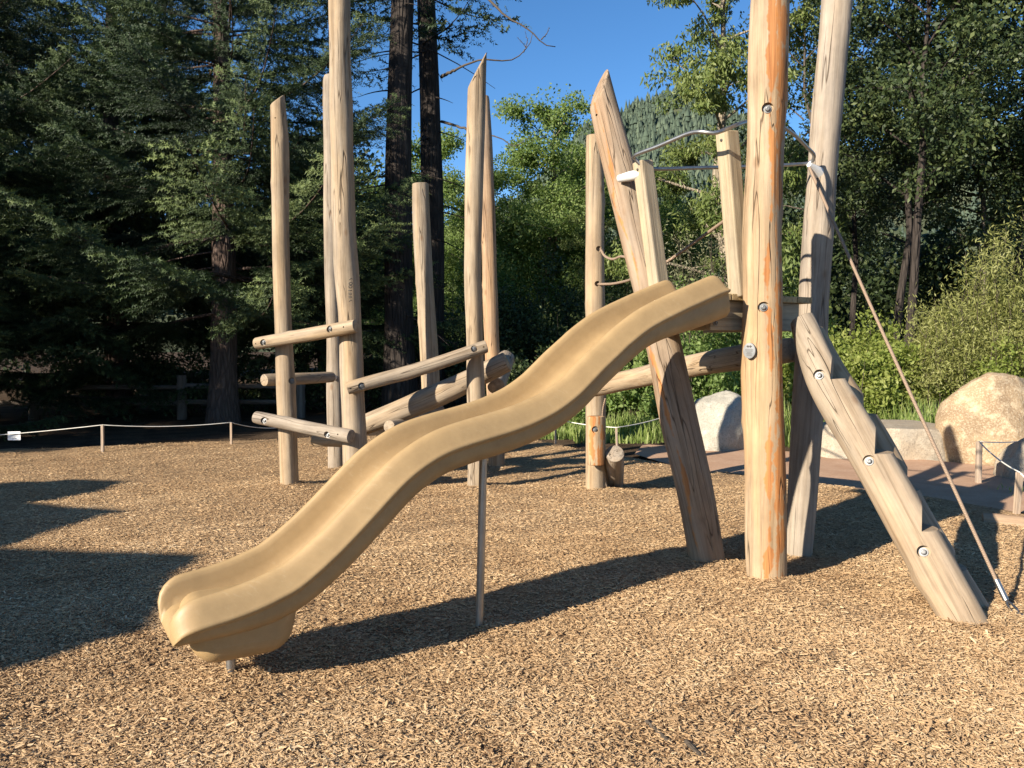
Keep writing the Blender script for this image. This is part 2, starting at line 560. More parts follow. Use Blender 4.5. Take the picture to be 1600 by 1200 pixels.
def chip_mat():
    k = NT('wood_chip')
    oi = k.n('ShaderNodeObjectInfo')
    at = k.n('ShaderNodeAttribute', attribute_name='shade', attribute_type='INSTANCER')
    r = at.outputs['Fac']
    col = k.ramp(r, [(0.0, (0.12, 0.068, 0.034)), (0.12, (0.335, 0.212, 0.11)), (0.5, (0.485, 0.33, 0.178)), (0.85, (0.565, 0.405, 0.232)), (1.0, (0.63, 0.48, 0.295))])
    v = k.coords('Object', (300, 900, 300))
    n = k.noise(v, 0.5, 2)
    col = k.mix(k.math('MULTIPLY', n, 0.3), col, (0.30, 0.18, 0.09))
    k.bsdf(col, 0.85, 0.12)
    return k.m


M['chip'] = chip_mat()


def soil_mat(name, c1, c2, c3, s=1.0, bd=0.03):
    k = NT(name)
    v = k.coords('Object')
    n1 = k.noise(v, 2.0 * s, 6, 0.65)
    n2 = k.noise(v, 28 * s, 5, 0.7)
    col = k.ramp(n2, [(0.3, c1), (0.5, c2), (0.72, c3)])
    col = k.mix(k.ramp(n1, [(0.4, (0, 0, 0)), (0.65, (1, 1, 1))]), col, c1)
    k.bsdf(col, 0.95, 0.05, bump=n2, bstr=0.8, bdist=bd)
    return k.m


M['soil'] = soil_mat('soil', (0.045, 0.030, 0.020), (0.09, 0.062, 0.040), (0.16, 0.115, 0.07))
M['path'] = soil_mat('path', (0.36, 0.225, 0.145), (0.41, 0.265, 0.175), (0.48, 0.345, 0.24), 1.5, 0.006)
M['hill'] = soil_mat('hill', (0.06, 0.075, 0.04), (0.10, 0.11, 0.06), (0.20, 0.17, 0.11), 0.02, 0.5)

# ------------------------------------------------------------------ ground, mulch bed, path, hill
rng = np.random.default_rng(7)


# chips heaped round each post, scooped out below the slide exit: (x, y, radius, height)
HEAPS = [(1.60, 4.92, .24, .035), (1.34, 5.34, .24, .035), (2.02, 5.60, .22, .03), (2.52, 4.12, .30, .035), (-0.167, 4.126, .14, .018), (-1.27, 3.50, .14, .015), (0.84, 7.92, .26, .05), (1.06, 7.72, .2, .04),
         (-2.30, 8.16, .26, .05), (-1.57, 7.86, .26, .05), (-0.35, 8.12, .26, .05), (-2.08, 9.3, .25, .05), (-0.17, 9.55, .25, .05),
         (-1.75, 3.05, .50, -.035), (2.0, 3.2, .7, -.018), (-0.9, 5.6, .9, .02), (0.6, 3.0, .5, -.014), (2.9, 4.4, .35, .02)]


def zig(x, y):
    z = 0.6 * (0.018 * np.sin(x * 2.1 + 1.3 * np.sin(y * 1.1)) + 0.014 * np.sin(y * 2.7 + x * 0.9) + 0.008 * np.sin(x * 6.1 - y * 4.7)
               + 0.006 * np.sin(x * 11.3 + y * 7.9 + 1.0) + 0.005 * np.sin(y * 14.1 - x * 5.3))
    for hx, hy, hr, hh in HEAPS:
        z = z + hh * np.exp(-((x - hx) ** 2 + (y - hy) ** 2) / (hr * hr))
    return z


def grid_mesh(name, x0, x1, y0, y1, nx, ny, zf):
    xs, ys = np.linspace(x0, x1, nx), np.linspace(y0, y1, ny)
    X, Y = np.meshgrid(xs, ys)
    V = np.stack([X, Y, zf(X, Y)], -1).reshape(-1, 3)
    i = np.arange(ny - 1)[:, None] * nx + np.arange(nx - 1)[None]
    F = np.stack([i, i + 1, i + nx + 1, i + nx], -1).reshape(-1, 4)
    return np_mesh(name, V, F)


def disc_ground():
    """one sheet out to the horizon, finer near the middle"""
    rad = np.concatenate([[0.0], np.geomspace(2, 3000, 60)])
    na = 96
    a = np.linspace(0, 2 * math.pi, na, endpoint=False)
    V = [[0, 0, 0]]
    for r in rad[1:]:
        for t in a: V.append([r * math.cos(t), r * math.sin(t), 0])
    V = np.array(V)
    V[:, 2] = -0.07
    me = bpy.data.meshes.new('ground')
    F = [(0, 1 + j, 1 + (j + 1) % na) for j in range(na)]
    for i in range(len(rad) - 2):
        b = 1 + i * na
        F += [(b + j, b + na + j, b + na + (j + 1) % na, b + (j + 1) % na) for j in range(na)]
    me.from_pydata(V.tolist(), [], F)
    return me


tag(link('ground', disc_ground(), M['soil']), 'dark needle strewn soil under the trees', None, None, 'structure')


def bed_edge_back(x):
    """far edge of the chip bed (y) at x"""
    return np.interp(x, [-14, -9, -6.3, -4.3, -2.5, 0.3, 1.4, 2.3, 3.2, 4.2, 4.6, 9], [10.6, 10.9, 11.5, 12.3, 12.9, 12.4, 10.6, 9.4, 8.6, 7.6, 6.85, 6.6])


def bed_mesh():
    xs = np.linspace(-14, 9, 330)
    ts = np.linspace(0, 1, 300)
    X, T = np.meshgrid(xs, ts)
    yb = bed_edge_back(X) + 0.06 * np.sin(X * 5) + 0.04 * np.sin(X * 13)
    Y = -3 + (yb + 3) * T
    Z = zig(X, Y)
    Z = Z * np.clip((1 - T) * 12, 0, 1)
    Z = np.where(T > 0.999, -0.10, Z)
    V = np.stack([X, Y, Z], -1).reshape(-1, 3)
    nx = len(xs)
    i = np.arange(len(ts) - 1)[:, None] * nx + np.arange(nx - 1)[None]
    F = np.stack([i, i + 1, i + nx + 1, i + nx], -1).reshape(-1, 4)
    return np_mesh('mulch_bed', V, F)


tag(link('mulch_bed', bed_mesh(), M['mulch']), 'tan wood chip surface under the slide and logs', None, None, 'structure')


def strip(name, near, far, z, mat, label, n=40):
    a, b = spline([(p[0], p[1], 0) for p in near], n), spline([(p[0], p[1], 0) for p in far], n)
    t = np.linspace(0, 1, 14)[:, None, None]
    V = a[None] * (1 - t) + b[None] * t
    V[..., 2] = z + 0.012 * np.sin(V[..., 0] * 2) * np.sin(V[..., 1] * 2.3)
    V = V.reshape(-1, 3)
    i = np.arange(13)[:, None] * n + np.arange(n - 1)[None]
    F = np.stack([i, i + 1, i + n + 1, i + n], -1).reshape(-1, 4)
    return tag(link(name, np_mesh(name, V, F), mat), label, None, None, 'structure')


strip('path', [(1.7, 10.9), (2.0, 9.9), (2.6, 9.0), (3.3, 8.2), (4.3, 7.3), (5.2, 6.9), (7.5, 6.6), (10.5, 5.4)],
      [(2.0, 12.0), (2.7, 11.8), (3.5, 11.3), (4.8, 10.7), (6.0, 9.8), (6.9, 9.0), (8.2, 8.0), (11.2, 6.8)], -0.022, M['path'],
      'smooth reddish path curving behind the tower')


def chips():
    protos = []
    pc = bpy.data.collections.new('chip_shapes')
    for q in range(7):
        r = np.random.default_rng(100 + q)
        L, W, T = r.uniform(0.7, 1.1), r.uniform(0.14, 0.34), r.uniform(0.05, 0.10)
        bend = r.uniform(-0.12, 0.12)
        V, F = [], []
        for i, x in enumerate((-0.5, 0.02, 0.5)):
            w = W * (0.6 + 0.5 * r.random()) * (1 if i == 1 else 0.8)
            sk = r.uniform(-0.12, 0.12)
            z = bend * (1 - 4 * x * x)
            V += [(x * L + sk, -w / 2, z), (x * L + sk * .3, w / 2, z), (x * L, w / 2 * .9, z + T), (x * L + sk * .6, -w / 2 * .9, z + T)]
        for i in (0, 4):
            for j in range(4):
                F.append((i + j, i + (j + 1) % 4, i + 4 + (j + 1) % 4, i + 4 + j))
        F += [(3, 2, 1, 0), (8, 9, 10, 11)]
        me = bpy.data.meshes.new('chip_shape')
        me.from_pydata(V, [], F)
        me.materials.append(M['chip'])
        o = bpy.data.objects.new('chip_shape', me)
        pc.objects.link(o)
        protos.append(o)
    r = np.random.default_rng(11)
    pts = []
    for (y0, y1, dens) in ((1.9, 4.2, 18000), (4.2, 6.2, 12000), (6.2, 8.5, 6000), (8.5, 12.9, 2400)):
        n = int((y1 - y0) * (y1 * 1.5 + 1.4) * dens)
        y = r.uniform(y0, y1, n)
        x = r.uniform(-1, 1, n) * (y1 * 0.75 + 0.7)
        k = (np.abs(x) < y * 0.72 + 0.6) & (y < bed_edge_back(x) + r.normal(0, 0.10, n))
        pts.append(np.stack([x[k], y[k]], 1))
    P = np.concatenate(pts)
    n = len(P)
    # some bare hollows
    hol = np.sin(P[:, 0] * 3.1 + 2 * np.sin(P[:, 1] * 1.7)) * np.sin(P[:, 1] * 4.3 + P[:, 0]) + r.normal(0, 0.35, n)
    k = hol < 0.98
    P = P[k]; n = len(P)
    z = zig(P[:, 0], P[:, 1]) + r.uniform(-0.004, 0.014, n)
    z = np.where(P[:, 1] > bed_edge_back(P[:, 0]) - 0.15, -0.01, z)
    V = np.stack([P[:, 0], P[:, 1], z], 1).astype(np.float32)
    me = bpy.data.meshes.new('wood_chips')
    me.vertices.add(n)
    me.vertices.foreach_set('co', V.ravel())
    rot = np.stack([r.normal(0, 0.18, n), r.normal(0, 0.17, n), r.uniform(0, 6.283, n)], 1).astype(np.float32)
    a = me.attributes.new('chip_rot', 'FLOAT_VECTOR', 'POINT'); a.data.foreach_set('vector', rot.ravel())
    s = np.clip(r.lognormal(math.log(0.0150), 0.42, n), 0.006, 0.044).astype(np.float32)
    a = me.attributes.new('chip_size', 'FLOAT', 'POINT'); a.data.foreach_set('value', s)
    def wv(fx, fy, a_, b_): return np.sin(P[:, 0] * fx + a_ * np.sin(P[:, 1] * fy * .6 + b_)) * np.sin(P[:, 1] * fy + a_ * np.sin(P[:, 0] * fx * .7) + b_)
    patch = 0.50 + 0.12 * wv(1.3, 1.9, 1.1, 0.4) + 0.10 * wv(3.7, 4.6, 1.6, 2.0) + 0.10 * wv(8.3, 9.9, 1.9, 1.0)
    patch = patch - 0.22 * np.clip(wv(5.1, 6.3, 2.2, 3.0) - .55, 0, 1) / .45 - 0.06 * np.clip(-P[:, 0] - .2, 0, 1.5) * (P[:, 1] < 4.0)
    sh = np.clip(r.normal(0, 0.25, n) + patch, 0, 1).astype(np.float32)
    a = me.attributes.new('shade', 'FLOAT', 'POINT'); a.data.foreach_set('value', sh)
    me.update()
    o = link('wood_chips', me)
    tag(o, 'loose tan wood chips covering the play area', None, None, 'stuff')
    ng = bpy.data.node_groups.new('scatter_chips', 'GeometryNodeTree')
    ng.interface.new_socket('Geometry', in_out='INPUT', socket_type='NodeSocketGeometry')
    ng.interface.new_socket('Geometry', in_out='OUTPUT', socket_type='NodeSocketGeometry')
    gi, go = ng.nodes.new('NodeGroupInput'), ng.nodes.new('NodeGroupOutput')
    ci = ng.nodes.new('GeometryNodeCollectionInfo')
    ci.inputs['Collection'].default_value = pc
    ci.inputs['Separate Children'].default_value = True
    ci.inputs['Reset Children'].default_value = True
    ip = ng.nodes.new('GeometryNodeInstanceOnPoints')
    ip.inputs['Pick Instance'].default_value = True
    ar = ng.nodes.new('GeometryNodeInputNamedAttribute'); ar.data_type = 'FLOAT_VECTOR'; ar.inputs['Name'].default_value = 'chip_rot'
    er = ng.nodes.new('FunctionNodeEulerToRotation')
    asz = ng.nodes.new('GeometryNodeInputNamedAttribute'); asz.data_type = 'FLOAT'; asz.inputs['Name'].default_value = 'chip_size'
    L = ng.links.new
    L(gi.outputs[0], ip.inputs['Points'])
    L(ci.outputs[0], ip.inputs['Instance'])
    L(ar.outputs['Attribute'], er.inputs[0])
    L(er.outputs[0], ip.inputs['Rotation'])
    L(asz.outputs['Attribute'], ip.inputs['Scale'])
    L(ip.outputs[0], go.inputs[0])
    md = o.modifiers.new('scatter', 'NODES')
    md.node_group = ng
    return n


N_CHIPS = chips()


# ------------------------------------------------------------------ logs
BOLT_MESH = None


def bolt_mesh():
    """washer and domed nut, axis +z, seat at z = 0"""
    global BOLT_MESH
    if BOLT_MESH: return BOLT_MESH
    mb = MB()
    prof = [(0.0195, 0.0), (0.0195, 0.004), (0.012, 0.0045), (0.0118, 0.010), (0.0095, 0.0145), (0.005, 0.0155), (0.0045, 0.012), (0.0005, 0.012)]
    a = np.linspace(0, 2 * math.pi, 16, endpoint=False)
    V = np.concatenate([np.stack([np.cos(a) * r, np.sin(a) * r, np.full(16, z)], 1) for r, z in prof])
    i = np.arange(len(prof) - 1)[:, None] * 16; j = np.arange(16)[None]; jn = (j + 1) % 16
    mb.add(V, np.stack([i + j, i + jn, i + 16 + jn, i + 16 + j], -1).reshape(-1, 4))
    BOLT_MESH = mb.mesh('bolt', sharp=30)
    BOLT_MESH.materials.append(M['bolt'])
    return BOLT_MESH


def cyl_mesh(p, d, r, length, seg=20):
    d = Vector(d).normalized()
    mb = MB()
    mb.tube([Vector(p), Vector(p) + d * length], r, seg)
    return mb.mesh('cutter', smooth=False)


def cut(o, cutters):
    """boolean-subtract world-space cutter meshes from a log, baked into its mesh"""
    tmp = []
    for me in cutters:
        c = bpy.data.objects.new('cutter', me)
        COL.objects.link(c)
        tmp.append(c)
        md = o.modifiers.new('cut', 'BOOLEAN')
        md.operation = 'DIFFERENCE'
        md.solver = 'EXACT'
        md.object = c
    dg = bpy.context.evaluated_depsgraph_get()
    new = bpy.data.meshes.new_from_object(o.evaluated_get(dg))
    o.modifiers.clear()
    old = o.data
    mats = [m for m in old.materials]
    o.data = new
    if len(new.polygons) < 30:
        o.data = old
    new.materials.clear()
    for m in mats: new.materials.append(m)
    new.polygons.foreach_set('material_index', np.zeros(len(new.polygons), dtype=np.int32))
    new.polygons.foreach_set('use_smooth', np.ones(len(new.polygons), dtype=bool))
    new.set_sharp_from_angle(angle=R(38))
    for c in tmp:
        bpy.data.objects.remove(c)


def box_cutter(center, ax, ay, az, sx, sy, sz):
    V = []
    for i in (-1, 1):
        for j in (-1, 1):
            for k in (-1, 1):
                V.append(tuple(Vector(center) + ax * (i * sx / 2) + ay * (j * sy / 2) + az * (k * sz / 2)))
    F = [(0, 1, 3, 2), (4, 6, 7, 5), (0, 4, 5, 1), (2, 3, 7, 6), (0, 2, 6, 4), (1, 5, 7, 3)]
    me = bpy.data.meshes.new('cutter')
    me.from_pydata(V, [], F)
    bm = bmesh.new(); bm.from_mesh(me); bmesh.ops.recalc_face_normals(bm, faces=bm.faces); bm.to_mesh(me); bm.free()
    return me


def log(name, P, rad, mat, parent=None, seed=0, bump=0.035, bevel=0.012, slant=None, bolts=(), label=None, holes=(), extra=(), seg=28, flat_end=True, bs=1.25):
    """round timber through world points P (first = foot / left end). slant = (point, normal) planes cutting an end.
    bolts = [(point near the surface, outward direction)], counterbored."""
    P = [Vector(p) for p in P]
    rad = list(rad) if hasattr(rad, '__len__') else [rad] * len(P)
    rows = spline([(p.x, p.y, p.z, r) for p, r in zip(P, rad)], max(10, int(sum((P[i + 1] - P[i]).length for i in range(len(P) - 1)) / 0.055)))
    ctr, rr = rows[:, :3], rows[:, 3]
    z = (P[-1] - P[0]).normalized()
    x = Vector((1, 0, 0)) if abs(z.x) < 0.9 else Vector((0, 1, 0))
    x = (x - z * x.dot(z)).normalized()
    y = z.cross(x)
    mw = Matrix((x, y, z)).transposed().to_4x4()
    mw.translation = P[0]
    rs = np.random.default_rng(seed + 31)
    ph = rs.uniform(0, 6.28, 8)
    fq = rs.uniform(0.6, 1.6, 8)
    # knots: gentle swellings
    tot = (P[-1] - P[0]).length
    kn = [(rs.uniform(0, tot), rs.uniform(0, 6.28), rs.uniform(0.04, 0.09)) for _ in range(int(tot * 1.6))]
    inv = mw.inverted()
    a = np.linspace(0, 2 * math.pi, seg, endpoint=False)
    # bevelled ends
    e0, e1 = ctr[0], ctr[-1]
    T0 = (ctr[1] - ctr[0]); T0 /= np.linalg.norm(T0)
    T1 = (ctr[-1] - ctr[-2]); T1 /= np.linalg.norm(T1)
    cs = np.concatenate([[e0 - T0 * 0.0, e0 + T0 * bevel * .4], ctr[1:-1], [e1 - T1 * bevel * .4, e1]])
    sh = np.concatenate([[-bevel, -bevel * .25], np.zeros(len(ctr) - 2), [-bevel * .25, -bevel]])
    r2 = np.concatenate([[rr[0], rr[0]], rr[1:-1], [rr[-1], rr[-1]]]) + sh
    V = []
    for i in range(len(cs)):
        s = i * 0.055
        m = (np.sin(a * 2 + ph[0] + s * fq[0] * 2) * .5 + np.sin(a * 3 + ph[1] - s * fq[1] * 2.5) * .35 + np.sin(a + ph[2] + s * fq[2] * 4) * .5
             + np.sin(a * 5 + ph[3] + s * fq[3] * 1.3) * .28 + np.sin(a * 7 + ph[5] - s * 2) * .15 + np.sin(s * fq[4] * 5 + ph[4]) * .5)
        ri = r2[i] * (1 + 1.5 * bump * m)
        for (kz, ka, kh) in kn:
            ri = ri * (1 + 1.5 * kh * np.exp(-((s - kz) / .05) ** 2) * np.exp(-((np.angle(np.exp(1j * (a - ka)))) / .45) ** 2))
        w = cs[i][None] + (np.cos(a) * ri)[:, None] * np.array(x) + (np.sin(a) * ri)[:, None] * np.array(y)
        V.append(w)
    n = len(cs)
    V = np.concatenate(V + [cs[:1], cs[-1:]])
    M4 = np.array(inv)
    Vl = V @ M4[:3, :3].T + M4[:3, 3]
    bm = bmesh.new()
    vs = [bm.verts.new(v) for v in Vl]
    for i in range(n - 1):
        for j in range(seg):
            k = (j + 1) % seg
            bm.faces.new((vs[i * seg + j], vs[i * seg + k], vs[(i + 1) * seg + k], vs[(i + 1) * seg + j]))
    for j in range(seg):
        k = (j + 1) % seg
        bm.faces.new((vs[-2], vs[k], vs[j]))
        bm.faces.new((vs[-1], vs[(n - 1) * seg + j], vs[(n - 1) * seg + k]))
    for (cp, cn) in (slant or ()):
        lp = inv @ Vector(cp)
        ln = (inv.to_3x3() @ Vector(cn)).normalized()
        r_ = bmesh.ops.bisect_plane(bm, geom=bm.verts[:] + bm.edges[:] + bm.faces[:], plane_co=lp, plane_no=ln, clear_outer=True)
        ed = [e for e in r_['geom_cut'] if isinstance(e, bmesh.types.BMEdge)]
        f = bmesh.ops.holes_fill(bm, edges=ed, sides=0)
        try:
            fe = list({e for fc in f['faces'] for e in fc.edges})
            bmesh.ops.bevel(bm, geom=fe, offset=0.012, segments=2, affect='EDGES', profile=0.5)
        except Exception:
            pass
    bmesh.ops.recalc_face_normals(bm, faces=bm.faces)
    for f in bm.faces: f.smooth = True
    me = bpy.data.meshes.new(name)
    bm.to_mesh(me)
    bm.free()
    me.set_sharp_from_angle(angle=R(42))
    o = link(name, me, mat, parent, mw)
    cutters = list(extra)
    spots = []

    def surface(p, d):
        """surface point on the log below p looking along -d"""
        d = Vector(d).normalized()
        p = Vector(p)
        i = int(np.argmin(np.linalg.norm(ctr - np.array(p), axis=1)))
        c = Vector(ctr[i])
        ax = Vector(ctr[min(i + 1, len(ctr) - 1)] - ctr[max(i - 1, 0)]).normalized()
        dd = (d - ax * d.dot(ax)).normalized()
        off = (p - c) - ax * (p - c).dot(ax)
        lat = off - dd * off.dot(dd)
        if lat.length > rr[i] * 0.8: lat = lat.normalized() * rr[i] * 0.8
        h = math.sqrt(max(1e-6, rr[i] ** 2 - lat.length ** 2))
        along = ax * (p - c).dot(ax)
        return c + along + lat + dd * h, dd
    for (p, d) in bolts:
        s, dd = surface(p, d)
        cutters.append(cyl_mesh(s - dd * 0.026, dd, 0.0275 * bs, 0.12))
        spots.append((s - dd * 0.0255, dd))
    for (p, d, r_) in holes:
        s, dd = surface(p, d)
        cutters.append(cyl_mesh(s - dd * 0.03, dd, r_, 0.12, 12))
    if cutters: cut(o, cutters)
    for (s, dd) in spots:
        q = dd.to_track_quat('Z', 'Y').to_matrix().to_4x4()
        q = q @ Matrix.Scale(bs, 4)
        q.translation = s
        b = link('bolt', bolt_mesh(), None, o, q)
    if label: o['label'] = label
    return o


TOCAM = Vector((0, -1, 0))


def cam_dir(p):
    v = Vector((0, 0, CAM_H)) - Vector(p)
    return v.normalized()


# ------------------------------------------------------------------ slide
def slide_thing():
    base = Vector((-0.179, 4.136, 0))
    ang = R(31.67)
    U = Vector((math.cos(ang), math.sin(ang), 0))
    N = Vector((-math.sin(ang), math.cos(ang), 0))
    root = empty('slide', base, 'tan moulded plastic wave slide running down to the wood chips', 'slide')
    prof = [(-1.555, 0.318), (-1.50, 0.336), (-1.42, 0.350), (-1.32, 0.365), (-1.22, 0.386), (-1.12, 0.417), (-1.02, 0.460), (-0.86, 0.575), (-0.70, 0.716), (-0.58, 0.826), (-0.49, 0.897),
            (-0.38, 0.960), (-0.28, 0.998), (-0.16, 1.027), (-0.05, 1.049), (0.07, 1.075), (0.18, 1.105), (0.32, 1.158), (0.45, 1.232), (0.54, 1.302), (0.62, 1.368), (0.73, 1.450), (0.81, 1.509),
            (0.97, 1.604), (1.2, 1.698), (1.375, 1.762), (1.50, 1.806), (1.58, 1.830)]
    rows = spline([(s, 0, z) for s, z in prof], 170)
    s, z = rows[:, 0], rows[:, 2]
    tx, tz = np.gradient(s), np.gradient(z)
    ln = np.hypot(tx, tz); tx /= ln; tz /= ln
    w = 0.268
    # half section: outer bottom centre -> outer wall -> seam -> crest -> inner wall -> floor centre
    half = [(0.0, -0.136), (0.09, -0.135), (0.150, -0.128), (0.195, -0.118), (0.228, -0.098), (0.241, -0.068), (0.245, -0.036), (0.2455, -0.0245),
            (0.248, -0.022), (0.261, -0.018), (w, -0.009), (0.2685, 0.001), (0.264, 0.009), (0.256, 0.024), (0.245, 0.050), (0.232, 0.078), (0.220, 0.096), (0.206, 0.105), (0.193, 0.104), (0.183, 0.095),
            (0.176, 0.074), (0.168, 0.030), (0.155, -0.008), (0.135, -0.034), (0.10, -0.050), (0.055, -0.058), (0.0, -0.060)]
    left = [(-a, b) for a, b in half]
    loop = left + half[::-1][1:-1]
    k = len(loop)
    V = []
    for i in range(len(s)):
        f = (i / (len(s) - 1))
        top = np.clip((s[i] - 0.90) / 0.65, 0, 1); top = top * top * (3 - 2 * top)   # the shell deepens towards the deck
        low = math.sqrt(max(0.0, 1 - np.clip((-1.43 - s[i]) / 0.12, 0, 1) ** 2))   # rims round down into the exit lip
        for q_, (a, b) in enumerate(loop):
            outer = q_ < 7 or q_ > k - 7
            bb, aa = b, a
            if outer and b < -0.03: bb = b * (1 + 0.42 * top - 0.35 * np.clip((-1.15 - s[i]) / 0.35, 0, 1))
            fl_ = np.clip((-1.22 - s[i]) / 0.28, 0, 1)
            if not outer and bb < 0 and abs(a) < 0.17: bb = bb * (1 - 0.75 * fl_ * fl_ * (3 - 2 * fl_))
            if bb > -0.055: bb = -0.055 + (bb + 0.055) * (0.06 + 0.94 * low)
            if bb > 0: bb = bb * (0.15 + 0.85 * math.sqrt(max(0.0, 1 - np.clip((s[i] - 1.50) / 0.08, 0, 1) ** 2.5)))
            lo2 = math.sqrt(max(0.0, 1 - np.clip((-1.42 - s[i]) / 0.135, 0, 1) ** 2))
            aa = a * (0.74 + 0.26 * lo2)
            # section tilts with the run of the chute
            pos = base + U * float(s[i] - tz[i] * bb) + N * aa
            V.append((pos.x, pos.y, float(z[i] + tx[i] * bb)))
    V = np.array(V)
    n = len(s)
    i0 = np.arange(n - 1)[:, None] * k; j = np.arange(k)[None]; jn = (j + 1) % k
    F = np.stack([i0 + j, i0 + jn, i0 + k + jn, i0 + k + j], -1).reshape(-1, 4)
    # close both ends
    bm = bmesh.new()
    vs = [bm.verts.new(v - np.array(base)) for v in V]
    for f in F: bm.faces.new([vs[q] for q in f])
    bm.verts.ensure_lookup_table()
    for st in (0, (n - 1) * k):
        h = len(half)
        for q in range(h - 1):     # quads between outer and inner skins of each half
            pass
        ring = [vs[st + q] for q in range(k)]
        hh = h
        # left outer index q (0..h-1), inner mirrored: build strip between outer skin and inner skin
        outL = list(range(0, 12)); inL = list(range(h - 1, 10, -1))
        f = bm.faces.new(ring)
        bmesh.ops.triangulate(bm, faces=[f], ngon_method='EAR_CLIP')
    bmesh.ops.recalc_face_normals(bm, faces=bm.faces)
    for f in bm.faces: f.smooth = True
    me = bpy.data.meshes.new('chute')
    bm.to_mesh(me); bm.free()
    me.set_sharp_from_angle(angle=R(50))
    mw = Matrix.Translation(base)
    link('chute', me, M['slide'], root, mw)
    # moulded foot under the exit
    c = base + U * (-1.235) + Vector((0, 0, 0.256))
    bm = bmesh.new()
    bmesh.ops.create_cube(bm, size=1.0)
    for v in bm.verts:
        tp = v.co.z < 0
        v.co = Vector((v.co.x * (0.50 if not tp else 0.40), v.co.y * (0.40 if not tp else 0.34), v.co.z * 0.27))
    bmesh.ops.bevel(bm, geom=bm.edges[:] , offset=0.10, segments=7, affect='EDGES', profile=0.5)
    for f in bm.faces: f.smooth = True
    me = bpy.data.meshes.new('foot_moulding')
    bm.to_mesh(me); bm.free()
    mw = Matrix((U, N, Vector((0, 0, 1)))).transposed().to_4x4(); mw.translation = c
    link('foot_moulding', me, M['slide'], root, mw)
    f1 = Vector((-1.271, 3.497, 0))
    link('support_post', MB().tube([Vector((f1.x, f1.y, -0.2)), Vector((f1.x, f1.y, 0.2))], 0.021, 20).mesh('support_post', sharp=40), M['steel'], root)
    top = px(762, 700, 4.16)
    bb = base + (base - top) * 0.15
    link('support_post', MB().tube([Vector((base.x, base.y, -0.2)), Vector((base.x + .028, base.y, 0.93))], 0.021, 20).mesh('support_post', sharp=40), M['steel'], root)
    return base, U, N


S_BASE, S_U, S_N = slide_thing()

# ------------------------------------------------------------------ tower
tower = empty('log_tower', (1.63, 5.2, 0), 'leaning log tower with a small deck at the top of the tan slide', 'play tower')


def dpx(x, y, d): return px(x, y, d)


def post_pts(rows, below=0.3):
    """rows (x, y, d, width px) from foot to top -> points and radii, foot sunk below the ground"""
    P = [px(x, y, d) for x, y, d, w in rows]
    rad = [w / 2 * d / FPX for x, y, d, w in rows]
    f = (P[0] - P[1]).normalized()
    t = (P[0].z + below) / max(0.2, -f.z)
    P.insert(0, P[0] + f * t)
    rad.insert(0, rad[0])
    return P, rad


def bolt_at(x, y, d):
    p = px(x, y, d)
    return (p, cam_dir(p))


# front post, runs out of the top of the frame
P, rad = post_pts([(1198, 900, 4.93, 61), (1194, 700, 4.93, 62), (1191, 560, 4.93, 61), (1191, 450, 4.93, 62), (1190, 380, 4.93, 59), (1195, 250, 4.93, 57), (1200, 100, 4.90, 57), (1204, -40, 4.88, 57), (1207, -180, 4.86, 54)])
log('post', P, rad, M['log_front'], tower, 3, 0.03, bolts=[bolt_at(1199, 180, 4.99), bolt_at(1193, 482, 4.99)], label='thick upright front post with orange streaks and a round plaque')
# right post
P, rad = post_pts([(1247, 866, 5.58, 42), (1258, 700, 5.72, 47), (1268, 560, 5.83, 46), (1273, 440, 5.91, 45), (1280, 330, 5.97, 46), (1290, 200, 6.07, 44), (1303, 60, 6.18, 44), (1312, -60, 6.28, 43), (1318, -150, 6.36, 40)])
log('post', P, rad, M['log_grey'], tower, 9, 0.03, label='pale grey post leaning right behind the front post')
# left leaning post with slanted tip
P, rad = post_pts([(1106, 880, 5.33, 58), (1084, 760, 5.36, 58), (1062, 660, 5.40, 58), (1040, 560, 5.46, 55), (1020, 470, 5.52, 52), (998, 380, 5.57, 50), (975, 290, 5.62, 48), (953, 205, 5.66, 45), (932, 120, 5.70, 41), (925, 95, 5.7, 39)])
tip = px(941, 131, 5.7); base_cut = px(917, 185, 5.7)
cn = (tip - base_cut).normalized(); cn = Vector((-cn.z, -0.25, cn.x)).normalized()
log('post', P, rad, M['log_red'], tower, 21, 0.03, slant=[(px(929, 155, 5.68), cn)], holes=[(px(930, 171, 5.5), cam_dir(px(930, 171, 5.5)), 0.008)], label='reddish leaning post with slanted pointed top')
# far post carrying the hand ropes and its long beam
P, rad = post_pts([(930, 768, 7.92, 31), (931, 640, 7.92, 31), (930, 450, 7.92, 30), (930, 330, 7.92, 29), (929, 250, 7.92, 28), (929, 212, 7.92, 27)])
log('post', P, rad, M['log_tan'], tower, 33, 0.025, holes=[(px(939, 388, 7.8), (0.55, -1, 0), 0.028), (px(935, 443, 7.8), (0.3, -1, 0), 0.028)], label='slim upright post behind the slide with rope holes')
log('peg_block', [px(931, 726, 7.72), px(931, 650, 7.72)], [0.086, 0.089], M['log_front'], tower, 35, 0.03, bolts=[bolt_at(930, 672, 7.6)])
P = [px(925, 606, 7.70), px(1000, 590, 7.15), px(1090, 570, 6.5), px(1160, 558, 6.1), px(1240, 546, 5.95)]
log('beam', P, [0.088, 0.092, 0.096, 0.098, 0.098], M['log_tan'], tower, 37, 0.03, label='round crossbeam running back to the slim post')

